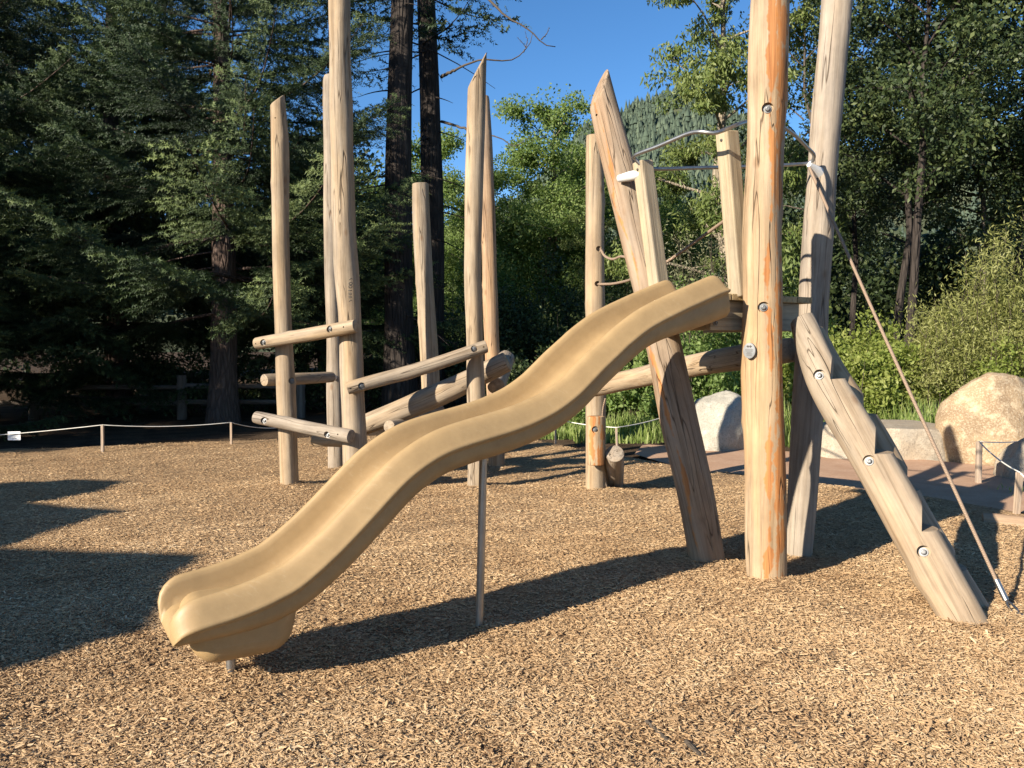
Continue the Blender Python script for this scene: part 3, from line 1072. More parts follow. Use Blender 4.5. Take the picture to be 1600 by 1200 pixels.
# stepped log
A0, A1 = px(1246, 470, 5.02), px(1528, 985, 4.13)
axd = (A1 - A0).normalized()
A1e = A1 + axd * 0.25
upn = Vector((0.75, 0.35, 0.55)); upn = (upn - axd * upn.dot(axd)).normalized()
side = axd.cross(upn).normalized()
ctz = []
hout = Vector((0.89, -0.456, 0)).normalized()
htan = Vector((0.456, 0.89, 0)).normalized()
for (ix, iy, dep) in ((1298, 592, 4.76), (1367, 708, 4.55), (1440, 828, 4.34)):
    # one climbing step: a level tread and an upright riser
    q = px(ix, iy, dep)
    ctz.append(box_cutter(q + hout * 0.25 + Vector((0, 0, 0.2)), hout, htan, Vector((0, 0, 1)), 0.5, 1.2, 0.4))
log('step_log', [px(1252, 498, 5.03), px(1289, 592, 4.84), px(1357, 707, 4.63), px(1426, 827, 4.42), px(1508, 975, 4.17), px(1540, 1035, 4.07)], [0.080, 0.104, 0.118, 0.118, 0.114, 0.110], M['log_step'], tower, 41, 0.03,
    extra=ctz, bolts=[bolt_at(1278, 582, 4.72), bolt_at(1357, 719, 4.48), bolt_at(1443, 862, 4.25)], label='slanting grey log cut with climbing steps')

# its twin, bolted behind, with the steps staggered
ctz = []
for (ix, iy, dep) in ((1347, 648, 4.86), (1417, 766, 4.65), (1492, 888, 4.44)):
    ctz.append(box_cutter(px(ix, iy, dep) + hout * 0.25 + Vector((0, 0, 0.2)), hout, htan, Vector((0, 0, 1)), 0.5, 1.2, 0.4))
log('step_log', [px(1268, 520, 5.20), px(1300, 592, 5.04), px(1367, 707, 4.83), px(1435, 827, 4.62), px(1518, 965, 4.38), px(1556, 1030, 4.27)], [0.085, 0.105, 0.120, 0.120, 0.115, 0.11], M['log_tan'], tower, 43, 0.03,
    extra=ctz, label='second stepped log set close behind the grey one')

# deck: boards, beams
DZ = 1.82
O = S_BASE + S_U * 1.60 + S_N * (-0.12)
O = Vector((O.x, O.y, 0))
DL, DWd = 0.93, 0.95           # along the slide axis, across


def box_part(name, o, a, b, c, la, lb, lc, mat, parent, bev=0.004, label=None):
    """box from corner o along unit axes a, b, c; its longest side becomes local z"""
    ax = sorted([(la, a), (lb, b), (lc, c)], key=lambda q: q[0])
    (l0, x), (l1, y), (l2, z) = ax
    if x.cross(y).dot(z) < 0: x, y, l0, l1 = y, x, l1, l0
    ctr = o + a * la / 2 + b * lb / 2 + c * lc / 2
    mw = Matrix((x, y, z)).transposed().to_4x4(); mw.translation = ctr
    bm = bmesh.new(); bmesh.ops.create_cube(bm, size=1.0)
    for v in bm.verts: v.co = Vector((v.co.x * l0, v.co.y * l1, v.co.z * l2))
    if bev: bmesh.ops.bevel(bm, geom=bm.edges[:], offset=bev, segments=2, affect='EDGES', profile=0.5)
    me = bpy.data.meshes.new(name); bm.to_mesh(me); bm.free()
    o_ = link(name, me, mat, parent, mw)
    if label: o_['label'] = label
    return o_


UPZ = Vector((0, 0, 1))
nb = 6
bw = DL / nb
for i in range(nb):
    box_part('deck_board', O + S_U * (i * bw + 0.004) + UPZ * (DZ - 0.045), S_U, S_N, UPZ, bw - 0.008, DWd, 0.042, M['lumber_dark'], tower)
bz = DZ - 0.047
front = box_part('beam', O + S_U * 0.0 + S_N * 0.03 + UPZ * (bz - 0.185), S_U, S_N, UPZ, DL - 0.10, 0.04, 0.185, M['lumber'], tower, label='pale square front beam under the deck')
leftb = box_part('beam', O + S_N * 0.073 + UPZ * (bz - 0.185), S_U, S_N, UPZ, 0.04, DWd - 0.15, 0.185, M['lumber'], tower, label='pale square side beam under the slide mouth')
box_part('beam', O + S_U * (DL - 0.145) + S_N * 0.073 + UPZ * (bz - 0.185), S_U, S_N, UPZ, 0.04, DWd - 0.15, 0.185, M['lumber'], tower)
for (u_, z_, pr, ff) in ((0.04, -0.05, front, -S_N), (0.04, -0.14, front, -S_N), (0.60, -0.05, front, -S_N), (0.60, -0.14, front, -S_N)):
    s = O + S_U * u_ + S_N * 0.029 + UPZ * (bz + z_)
    q = ff.to_track_quat('Z', 'Y').to_matrix().to_4x4(); q.translation = s
    link('bolt', bolt_mesh(), None, pr, q)
# brackets behind the slide lip: two pickets framing the mouth
for (bx, by, bd, tx_, ty_, td, wd, lb) in ((1157, 464, 5.03, 1136, 206, 5.03, 0.122, 'pale square picket at the near side of the slide mouth'),
                                           (1031, 460, 5.34, 1004, 252, 5.34, 0.115, 'pale square picket at the far side of the slide mouth')):
    p0, p1 = px(bx, by, bd), px(tx_, ty_, td)
    z_ = (p1 - p0).normalized(); x_ = (S_N - z_ * S_N.dot(z_)).normalized(); y_ = z_.cross(x_)
    L_ = (p1 - p0).length
    o_ = box_part('picket', p0 - x_ * 0.05 - y_ * (wd * .45), x_, y_, z_, 0.10, wd * .9, L_, M['lumber'], tower, 0.010, lb)
    c = p1 - z_ * 0.055
    bh = link('hole_shade_plug', cyl_mesh(c - y_ * 0 + (cam_dir(c) * 0.0), y_, 0.009, wd * .46 + .003, 12), M['ink'], o_)  # solid dark plug, its colour standing in for the shade inside a hole
    del bh

# steel guard rail loop
rail = [(1006, 262, 5.30), (994, 250, 5.30), (992, 243, 5.28), (1030, 228, 5.12), (1075, 209, 4.95), (1098, 206, 4.86), (1115, 208, 4.84), (1132, 203, 4.86), (1160, 192, 5.05), (1185, 188, 5.24),
        (1212, 193, 5.38), (1238, 208, 5.55), (1262, 231, 5.74), (1272, 243, 5.82), (1266, 254, 5.88), (1240, 257, 5.86), (1180, 260, 5.74), (1100, 262, 5.56), (1030, 264, 5.37), (1006, 262, 5.30)]
rows = spline([tuple(px(*q)) for q in rail], 120)
link('guard_rail', MB().tube(rows, 0.0130, 12).mesh('guard_rail'), M['steel'], tower)
mb = MB()
pa, pb = px(968, 279, 5.50), px(1001, 272, 5.32)
mb.tube([pa, pa.lerp(pb, .5), pa.lerp(pb, .8), pb], [0.026, 0.034, 0.034, 0.020], 16)
link('rail_connector', mb.mesh('rail_connector', sharp=40), M['white_plastic'], tower)
mb = MB()
pa, pb = px(1264, 257, 5.86), px(1277, 270, 5.94)
mb.tube([pa, pa.lerp(pb, .5), pb], [0.018, 0.034, 0.052], 16)
link('rail_connector', mb.mesh('rail_connector', sharp=40), M['white_plastic'], tower)

# round plaque on the front post
pc = px(1171, 548, 4.834)
dd = Vector((-0.60, -0.80, 0)).normalized()
rt = Vector((0, 0, 1)).cross(dd).normalized() * -1
rt = dd.cross(UPZ).normalized() * -1
mb = MB()
a = np.linspace(0, 2 * math.pi, 28, endpoint=False)
rings = []
for (r_, h) in ((1.0, -0.012), (1.0, 0.004), (0.92, 0.0055), (0.02, 0.0055)):
    rings.append(np.array([tuple(pc + rt * (math.cos(t) * 0.038 * r_) + UPZ * (math.sin(t) * 0.048 * r_) + dd * h) for t in a]))
V = np.concatenate(rings)
i = np.arange(3)[:, None] * 28; j = np.arange(28)[None]; jn = (j + 1) % 28
mb.add(V, np.stack([i + j, i + jn, i + 28 + jn, i + 28 + j], -1).reshape(-1, 4))
plq = link('plaque', mb.mesh('plaque', sharp=40), M['plaque'], tower)
mb = MB()


def flat_quad(mb, c, r_, u_, w_, h_):
    mb.add([tuple(c - r_ * w_ / 2 - u_ * h_ / 2), tuple(c + r_ * w_ / 2 - u_ * h_ / 2), tuple(c + r_ * w_ / 2 + u_ * h_ / 2), tuple(c - r_ * w_ / 2 + u_ * h_ / 2)], [(0, 1, 2, 3)])


f0 = pc + dd * 0.0075
# dark winged emblem: a blunt chevron
for sg in (-1, 1):
    mb.add([tuple(f0 + UPZ * 0.026 + rt * 0.0), tuple(f0 + UPZ * 0.034 + rt * (0.006 * sg)), tuple(f0 + UPZ * 0.028 + rt * (0.018 * sg)), tuple(f0 + UPZ * 0.018 + rt * (0.007 * sg))], [(0, 1, 2, 3)])
for q, (zz, ww) in enumerate(((0.006, 0.05), (-0.002, 0.044), (-0.012, 0.03), (-0.019, 0.036), (-0.027, 0.03))):
    flat_quad(mb, f0 + UPZ * zz, rt, UPZ, ww, 0.0022)
link('engraving', mb.mesh('engraving', smooth=False), M['ink'], plq)

# hand ropes
def rope_part(name, pts, r, parent, mat=None, n=40):
    return link(name, MB().tube(spline([tuple(p) for p in pts], n), r, 8).mesh(name), mat or M['rope'], parent)


rope_part('hand_rope', [px(938, 388, 7.86), px(945, 400, 7.70), px(958, 405, 7.5), px(975, 401, 7.2), px(1010, 420, 6.6), px(1040, 410, 6.3), px(1090, 375, 5.9), px(1160, 325, 5.2)], 0.0125, tower)
rope_part('hand_rope', [px(934, 444, 7.86), px(945, 444, 7.7), px(960, 443, 7.4), px(985, 437, 6.8), px(1004, 425, 5.7)], 0.0125, tower)
rope_part('hand_rope', [px(946, 622, 7.62), px(942, 640, 7.68), px(941, 660, 7.72)], 0.008, tower)

# climbing rope
cr = empty('climbing_rope', gnd(1588, 958), 'thick brown climbing rope stretched from the guard rail to the ground', 'rope')
pt, pb_ = px(1264, 260, 5.87), px(1566, 927, 4.40)
rope_part('rope', [pt, pt.lerp(pb_, .5) + Vector((0, 0, -0.02)), pb_], 0.0108, cr)
pcl = px(1572, 938, 4.38)
link('rope_clamp', MB().tube([pb_.lerp(pt, .025), pcl], 0.0165, 12).mesh('rope_clamp', sharp=40), M['steel'], cr)
mb = MB()
pe = gnd(1591, 962, 0.02)
mb.tube([pcl, pcl.lerp(pe, .3) + Vector((.012, 0, .004)), pcl.lerp(pe, .7) + Vector((.014, 0, .006)), pe], 0.006, 8)
mb.tube([pcl, pcl.lerp(pe, .3) - Vector((.012, 0, .004)), pcl.lerp(pe, .7) - Vector((.014, 0, .006)), pe], 0.006, 8)
mb.tube([pe + Vector((-0.03, 0, 0)), pe + Vector((0.03, 0, 0.004))], 0.008, 10)
mb.tube([pe + Vector((0, 0, 0.02)), pe + Vector((0.006, 0.01, -0.12))], 0.009, 10)
link('shackle', mb.mesh('shackle', sharp=40), M['steel'], cr)

# stump
stp = log('log_stump', [gnd(960, 776, -0.15), gnd(960, 776, 0) + Vector((0, 0, .43))], [0.096, 0.094], M['log_grey'], None, 58, 0.012)
tag(stp, 'short upright log stump beside the slim rope post', 'stump')

# ------------------------------------------------------------------ log climber on the left
clm = empty('log_climber', (-1.4, 8.1, 0), 'climbing frame of upright logs joined by bolted slanting rungs', 'climbing frame')
P, rad = post_pts([(453, 764, 8.16, 29), (449, 650, 8.16, 29), (444, 540, 8.16, 27), (440, 430, 8.16, 26), (438, 320, 8.16, 27), (437, 230, 8.16, 26), (434, 165, 8.16, 23), (433, 148, 8.16, 22)])
log('post', P, rad, M['log_tan'], clm, 61, 0.03, slant=[(px(430, 158, 8.16), Vector((-0.55, -0.3, 0.75)))], label='slim short post at the outer end of the rungs',
    holes=[(px(430, 185, 8.1), cam_dir(px(430, 185, 8.1)), 0.007)], bolts=[bolt_at(456, 595, 8.1)])
P, rad = post_pts([(556, 780, 7.86, 38), (552, 640, 7.86, 38), (548, 520, 7.86, 36), (540, 400, 7.86, 37), (535, 280, 7.86, 34), (533, 180, 7.86, 35), (531, 60, 7.86, 33), (530, -60, 7.86, 33), (530, -160, 7.86, 30)])
tall_post = log('post', P, rad, M['log_tan'], clm, 63, 0.035, label='tallest post of the frame running out of view', slant=[(px(530, -150, 7.86), Vector((0.5, -0.3, 0.8)))])
mb = MB()
tall = tall_post
for q, (mx, my, kind) in enumerate(((548, 436, 1), (548, 443, 0), (547.5, 448, 0), (547, 454, 2), (547, 459, 3), (547, 464, 3), (547.5, 470, 1))):
    c = px(mx, my, 7.722)
    ex, ez = Vector((1, 0.1, 0)).normalized(), Vector((0.04, 0, 1)).normalized()
    if kind == 0:
        t_ = np.linspace(0, 6.28, 11)
        ring = [c + ex * (math.cos(v) * .016) + ez * (math.sin(v) * .012) for v in t_]
        mb.tube(ring, .0042, 4)
    elif kind == 1:
        mb.tube([c - ex * .012 - ez * .008, c + ex * .004 + ez * .009, c + ex * .016 - ez * .002], .004, 4)
    elif kind == 2:
        mb.tube([c - ex * .017, c, c + ex * .017], .004, 4)
    else:
        mb.tube([c - ex * .017 + ez * .006, c + ex * .012 + ez * .006, c + ex * .014 - ez * .007, c - ex * .015 - ez * .008], .0042, 4)
link('burned_marks', mb.mesh('burned_marks'), M['ink'], tall)
P, rad = post_pts([(526, 735, 9.3, 26), (522, 560, 9.3, 24), (518, 400, 9.3, 22), (516, 250, 9.3, 21), (515, 150, 9.3, 20), (515, 116, 9.3, 17)])
log('post', P, rad, M['log_grey'], clm, 65, 0.03, bevel=0.035, label='grey post behind the tallest post')
P, rad = post_pts([(676, 672, 10.4, 29), (671, 560, 10.4, 28), (664, 450, 10.4, 28), (659, 350, 10.4, 27), (657, 287, 10.4, 26)])
log('post', P, rad, M['log_tan'], clm, 67, 0.025, label='short flat topped post at the back')
P, rad = post_pts([(746, 765, 8.12, 30), (744, 640, 8.12, 28), (741, 520, 8.12, 27), (739, 400, 8.12, 27), (741, 300, 8.12, 27), (743, 200, 8.12, 29), (746, 120, 8.12, 27), (748, 80, 8.12, 25)])
log('post', P, rad, M['log_tan'], clm, 69, 0.035, slant=[(px(741, 118, 8.12), Vector((-0.86, -0.25, 0.46)))], label='tall post with a sharp slanted tip')
P, rad = post_pts([(776, 730, 9.55, 25), (772, 620, 9.55, 24), (767, 480, 9.55, 23), (762, 330, 9.55, 23), (758, 200, 9.55, 19), (757, 150, 9.55, 14)])
log('post', P, rad, M['log_warm'], clm, 71, 0.03, label='slim post directly behind the sharp tipped post')
# rungs
fr = Vector((0.1, -1, 0.12))
log('rung', [px(400, 537, 8.02), px(470, 525, 7.86), px(557, 509, 7.62)], [0.060, 0.067, 0.067], M['log_tan'], clm, 73, 0.03, bevel=0.01,
    bolts=[bolt_at(413, 535, 7.95), bolt_at(517, 514, 7.68)], holes=[(px(537, 511, 7.6), fr, 0.008), (px(399, 537, 7.95), fr, 0.007)], label='upper slanting rung between the slim post and the tallest post')
log('rung', [px(412, 594, 8.22), px(470, 592, 8.55), px(519, 589, 9.0)], [0.064, 0.064, 0.062], M['log_tan'], clm, 75, 0.025, label='level rung running back to the grey post')
link('rung_collar', MB().tube([px(517, 588, 8.98), px(523, 590, 9.2)], [0.045, 0.03], 16).mesh('rung_collar', sharp=40), M['white_plastic'], clm)
log('rung', [px(399, 652, 8.02), px(470, 666, 7.84), px(549, 682, 7.60)], [0.062, 0.067, 0.070], M['log_grey'], clm, 77, 0.03,
    bolts=[bolt_at(415, 658, 7.95), bolt_at(512, 680, 7.65)], holes=[(px(530, 679, 7.6), fr, 0.008)], label='lower slanting rung between the slim post and the tallest post')
log('rung', [px(542, 607, 7.66), px(650, 578, 7.80), px(760, 541, 7.93)], [0.062, 0.070, 0.068], M['log_tan'], clm, 79, 0.03,
    bolts=[bolt_at(565, 603, 7.6), bolt_at(741, 545, 7.85)], holes=[(px(548, 607, 7.6), fr, 0.008), (px(756, 542, 7.85), fr, 0.008)], label='long rung rising from the tallest post to the sharp tipped post')
log('balance_log', [px(560, 668, 8.65), px(620, 645, 8.6), px(700, 610, 8.5), px(792, 564, 8.42)], [0.105, 0.125, 0.125, 0.105], M['log_tan'], clm, 81, 0.035, label='thick balance log rising behind the posts')
log('rung', [px(634, 655, 8.95), px(690, 640, 9.5)], [0.055, 0.055], M['log_tan'], clm, 83, 0.02, bolts=[bolt_at(660, 648, 9.0)])
log('rung', [px(608, 667, 8.35), px(690, 655, 9.3)], [0.075, 0.075], M['log_grey'], clm, 85, 0.02)
log('rung', [px(775, 604, 8.75), px(790, 560, 9.6)], [0.105, 0.11], M['log_grey'], clm, 87, 0.03)
log('rung', [px(490, 688, 8.3), px(560, 690, 8.1)], [0.062, 0.062], M['log_tan'], clm, 89, 0.02)

# ------------------------------------------------------------------ boulders
from mathutils import noise as mnoise


def boulder(name, c, sx, sy, sz, seed, mat, label, rotz=0.0, flat=None, rough=0.10, power=2.6):
    bm = bmesh.new()
    bmesh.ops.create_icosphere(bm, subdivisions=5, radius=1.0)
    rs = random.Random(seed)
    cuts = [(Vector((rs.uniform(-1, 1), rs.uniform(-1, 1), rs.uniform(-.2, 1))).normalized(), rs.uniform(.78, .95)) for _ in range(9)]
    off = Vector((seed * 3.1, seed * 1.7, 0))
    for v in bm.verts:
        d = v.co.normalized()
        k = (abs(d.x) ** power + abs(d.y) ** power + abs(d.z) ** power) ** (-1 / power)
        p = d * k
        for (n_, h) in cuts:
            q = p.dot(n_)
            if q > h: p = p - n_ * (q - h) * 0.8
        p = p * (1 + rough * mnoise.noise(d * 1.6 + off) + rough * .45 * mnoise.noise(d * 4 + off) + rough * .18 * mnoise.noise(d * 11 + off))
        if flat is not None and p.z > flat: p.z = flat + (p.z - flat) * 0.05
        v.co = Vector((p.x * sx, p.y * sy, p.z * sz))
    for f in bm.faces: f.smooth = True
    me = bpy.data.meshes.new(name); bm.to_mesh(me); bm.free()
    o = link(name, me, mat)
    o.location = c
    o.rotation_euler = (0, 0, rotz)
    return tag(o, label, 'boulder')


boulder('boulder', (6.34, 10.30, 0.36), 0.72, 0.55, 0.78, 4, M['stone_tan'], 'tall rounded tan boulder beside the bushes', 0.2, None, 0.07, 2.4)
boulder('boulder', (5.12, 10.95, 0.06), 1.02, 0.66, 0.60, 8, M['stone_mix'], 'long low boulder with a flat grey top like a bench', -0.10, 0.55, 0.05, 5.0)
boulder('boulder', (3.05, 11.7, 0.22), 0.52, 0.50, 0.62, 12, M['stone_grey'], 'grey boulder between the red leaning post and the front post', 0.5, None, 0.07, 2.3)
boulder('boulder', (7.1, 13.6, 0.28), 0.32, 0.28, 0.30, 15, M['stone_mix'], 'small boulder half hidden in the grass behind the flat one', 0, None, 0.08, 2.6)
boulder('boulder', (6.05, 9.05, 0.08), 0.40, 0.38, 0.38, 19, M['stone_mix'], 'small shaded boulder under the rope in front of the tall tan one', 0.3, None, 0.08, 2.4)

# ------------------------------------------------------------------ stakes and cords
def stake(x, y0, y1, label, w=0.024, lean=0.0):
    b = gnd(x, y0)
    d = b.y
    t = px(x + lean, y1, d)
    o = box_part('stake', Vector((b.x - w / 2, d - w / 2, -0.12)), Vector((1, 0, 0)), Vector((0, 1, 0)), (Vector((t.x - b.x, 0, t.z))).normalized(), w, w, t.z + 0.12, M['stake'], None, 0.003)
    tag(o, label, 'stake', 'wooden stakes holding the boundary cord')
    return t


def cord(pts, label, r=0.006, sag=0.04):
    P = []
    for i in range(len(pts) - 1):
        a_, b_ = pts[i], pts[i + 1]
        for q in range(12):
            f = q / 12
            P.append(a_.lerp(b_, f) - Vector((0, 0, sag * 4 * f * (1 - f))))
    P.append(pts[-1])
    o = link('cord', MB().tube(P, r, 6).mesh('cord'), M['cord_white'])
    return tag(o, label, 'cord', 'boundary cords strung between stakes')


s1 = stake(160, 706, 664, 'thin wooden stake at the dark edge of the chips nearest the paper notice', 0.035)
s2 = stake(361, 694, 660, 'thin wooden stake in front of the spruce trunk', 0.03)
s0 = px(-240, 692, 10.6)
s3 = px(440, 672, 11.2)
cord([s0, s1, s2, px(440, 668, 13.0), px(515, 672, 13.6)], 'white boundary cord along the shaded left edge', 0.006)
stake(-240, 722, 690, 'wooden stake at the far left end of the cord')
stake(515, 690, 668, 'small stake behind the grey post of the climbing frame', 0.03)
s4 = stake(868, 690, 655, 'small stake in the grass left of the slim rope post', 0.028)
s5 = stake(966, 702, 668, 'small stake behind the log stump', 0.03, -3)
s6 = stake(1040, 690, 650, 'small stake by the grey boulder', 0.028, 2)
cord([px(800, 655, 12.6), s4, s5, s6], 'pale cord along the grass behind the slim rope post', 0.007, 0.02)
s7 = stake(1529, 750, 690, 'pale stake beside the tall tan boulder', 0.05, 1)
s8 = stake(1586, 802, 738, 'leaning pale stake at the edge of the planted corner', 0.045, 7)
cord([s7, px(1660, 676, 9.6)], 'dark thin cord from the pale stake past the tall boulder', 0.006, 0.05)
cord([s7, s8, px(1680, 800, 6.2)], 'pale cord joining the two stakes at the right', 0.007, 0.03)
# notice on the cord
nt = px(22, 681, 10.85)
rt_ = Vector((1, 0.05, 0)).normalized()
notice = empty('paper_notice', nt, 'small white paper notice hanging on the left cord', 'notice')
box_part('sheet', nt - rt_ * 0.085 - UPZ * 0.06, rt_, Vector((-rt_.y, rt_.x, 0)), UPZ, 0.17, 0.004, 0.12, M['paper'], notice, 0)
mb = MB()
for q, ww in enumerate((0.11, 0.12, 0.06)):
    flat_quad(mb, nt + Vector((0, -0.003, 0.022 - 0.026 * q)), rt_, UPZ, ww, 0.006)
link('print', mb.mesh('print', smooth=False), M['ink'], notice)

# low timber edging by the planted corner
e = log('edging_timber', [gnd(1535, 815) + Vector((0, 0, 0.0)), gnd(1605, 828) + Vector((0.6, -0.1, 0.0))], [0.075, 0.075], M['log_red'], None, 95, 0.03)
tag(e, 'low reddish timber edging at the right side of the chips', 'edging')

# bits of dark bark lying on the chips
for (x0, y0, x1, y1, lb) in ((1010, 1128, 1044, 1158, 'short dark twig lying on the chips left of its neighbour'),
                             (1072, 1158, 1094, 1180, 'short dark bark sliver lying nearest the camera'),
                             (1290, 950, 1304, 938, 'small dark bark flake in front of the stepped log')):
    a_, b_ = gnd(x0, y0, .012), gnd(x1, y1, .012)
    w_ = log('bark_piece', [a_, b_], [.011, .007], M['twig'], None, x0, .10, bevel=.003, seg=8)
    tag(w_, lb, 'bark piece', 'loose bark on the chips')

# ------------------------------------------------------------------ foliage
def unit(v):
    return v / (np.linalg.norm(v, axis=-1, keepdims=True) + 1e-9)


def leaf_arrays(C, size, r, axis=None, droop=0.3, aspect=0.5, upbias=0.5, tint=None, rand_axis=1.0):
    n = len(C)
    A = r.normal(size=(n, 3)) * rand_axis
    if axis is not None: A = A + axis
    A[:, 2] -= droop
    A = unit(A)
    Nn = r.normal(size=(n, 3)); Nn[:, 2] += upbias
    W = unit(np.cross(A, Nn))
    Nn = np.cross(W, A)
    s = np.asarray(size)[:, None]
    V = np.stack([C - A * s * .5, C + W * s * aspect * .5 + Nn * s * .06 - A * s * .05, C + A * s * .5, C - W * s * aspect * .5 + Nn * s * .06 - A * s * .05], 1).reshape(-1, 3)
    F = np.arange(4 * n).reshape(n, 4)
    if tint is None: tint = r.uniform(0, 1, n)
    return V, F, tint


class LeafBag:
    def __init__(self): self.V, self.F, self.T, self.n = [], [], [], 0

    def add(self, V, F, T):
        self.V.append(V); self.F.append(F + self.n); self.T.append(T); self.n += len(V)

    def mesh(self, name, mat):
        me = np_mesh(name, np.concatenate(self.V), np.concatenate(self.F), np.concatenate(self.T), smooth=False)
        me.materials.append(mat)
        return me


def broadleaf(seed, h, cr, z0, n_limb, n_leaf, lsize, leaf, bark, trunk_r, aspect=0.5, droop=0.35, shape='oval', spread=0.55, bare=0.0):
    """returns trunk mesh (with limbs) and crown mesh, foot at the origin"""
    r = np.random.default_rng(seed)
    mb = MB()
    nz = 9
    tz = np.linspace(-0.3, h * 0.93, nz)
    wob = np.cumsum(r.normal(0, 0.018 * h, (nz, 2)), axis=0) * 0.6
    wob -= wob[0]
    TP = np.column_stack([wob, tz])
    TR = trunk_r * (1 - 0.9 * np.linspace(0, 1, nz) ** 1.2) * np.where(np.arange(nz) == 0, 1.35, 1)
    mb.tube(TP, TR, 12, bump=0.06, seed=seed)
    clumps = []
    for i in range(n_limb):
        f = (i + r.uniform(0, 1)) / n_limb
        z = z0 + (h * 0.95 - z0) * f
        az = i * 2.399 + r.uniform(-.5, .5)
        if shape == 'oval': L = cr * math.sqrt(max(0.05, 1 - (2 * f - 0.85) ** 2 / 1.4)) * r.uniform(.65, 1.1)
        elif shape == 'cone': L = cr * (1.02 - f) ** 0.7 * r.uniform(.7, 1.1)
        else: L = cr * r.uniform(.6, 1.1)
        el = r.uniform(0.15, 0.75) + 0.3 * f
        b = np.array([np.interp(z, tz, wob[:, 0]), np.interp(z, tz, wob[:, 1]), z - L * 0.35])
        b[2] = max(b[2], z0 * .6)
        d = np.array([math.cos(az) * math.cos(el), math.sin(az) * math.cos(el), math.sin(el)])
        m = 7
        tt = np.linspace(0, 1, m)[:, None]
        cur = b + d * L * tt + np.array([0, 0, -0.16 * L]) * tt ** 2 + np.cumsum(r.normal(0, 0.03 * L, (m, 3)), axis=0) * tt
        lr = trunk_r * 0.34 * (1 - f * .6)
        mb.tube(cur, lr * (1 - .85 * tt[:, 0]), 6, cap=False)
        for q in range(r.integers(5, 8)):
            t = r.uniform(.3, 1)
            p = cur[min(m - 1, int(t * (m - 1)))]
            dd = unit(d * .5 + r.normal(0, .75, 3)); dd[2] = dd[2] * .6 + .05
            l2 = L * r.uniform(.25, .5) * (1.2 - .5 * t)
            tw = np.array([p + dd * l2 * k + np.array([0, 0, -.12 * l2]) * k * k for k in np.linspace(0, 1, 5)])
            mb.tube(tw, lr * .35 * np.linspace(1, .2, 5), 4, cap=False)
            clumps.append((tw[2], l2 * .35)); clumps.append((tw[4], l2 * .5))
        clumps.append((cur[-1], L * .25))
    clumps.append((TP[-1], cr * .25))
    C0 = np.array([c for c, _ in clumps]); S0 = np.array([max(.18, s) for _, s in clumps])
    wgt = S0 ** 1.5 * r.uniform(0.5, 1.5, len(S0)); wgt /= wgt.sum()
    idx = r.choice(len(C0), n_leaf, p=wgt)
    off = r.normal(size=(n_leaf, 3))
    off = unit(off) * (r.uniform(0, 1, n_leaf) ** 0.45)[:, None] * spread * 1.7
    off[:, 2] *= 0.75
    C = C0[idx] + off * S0[idx][:, None]
    C[:, 2] = np.maximum(C[:, 2], 0.15)
    ct = r.uniform(-.22, .22, len(C0))
    tint = np.clip(.5 + ct[idx] + r.normal(0, .2, n_leaf), 0, 1)
    bag = LeafBag()
    bag.add(*leaf_arrays(C, lsize * r.uniform(.6, 1.35, n_leaf), r, axis=off * .8, droop=droop, aspect=aspect, tint=tint))
    tm = mb.mesh('trunk'); tm.materials.append(bark)
    return tm, bag.mesh('crown', leaf)


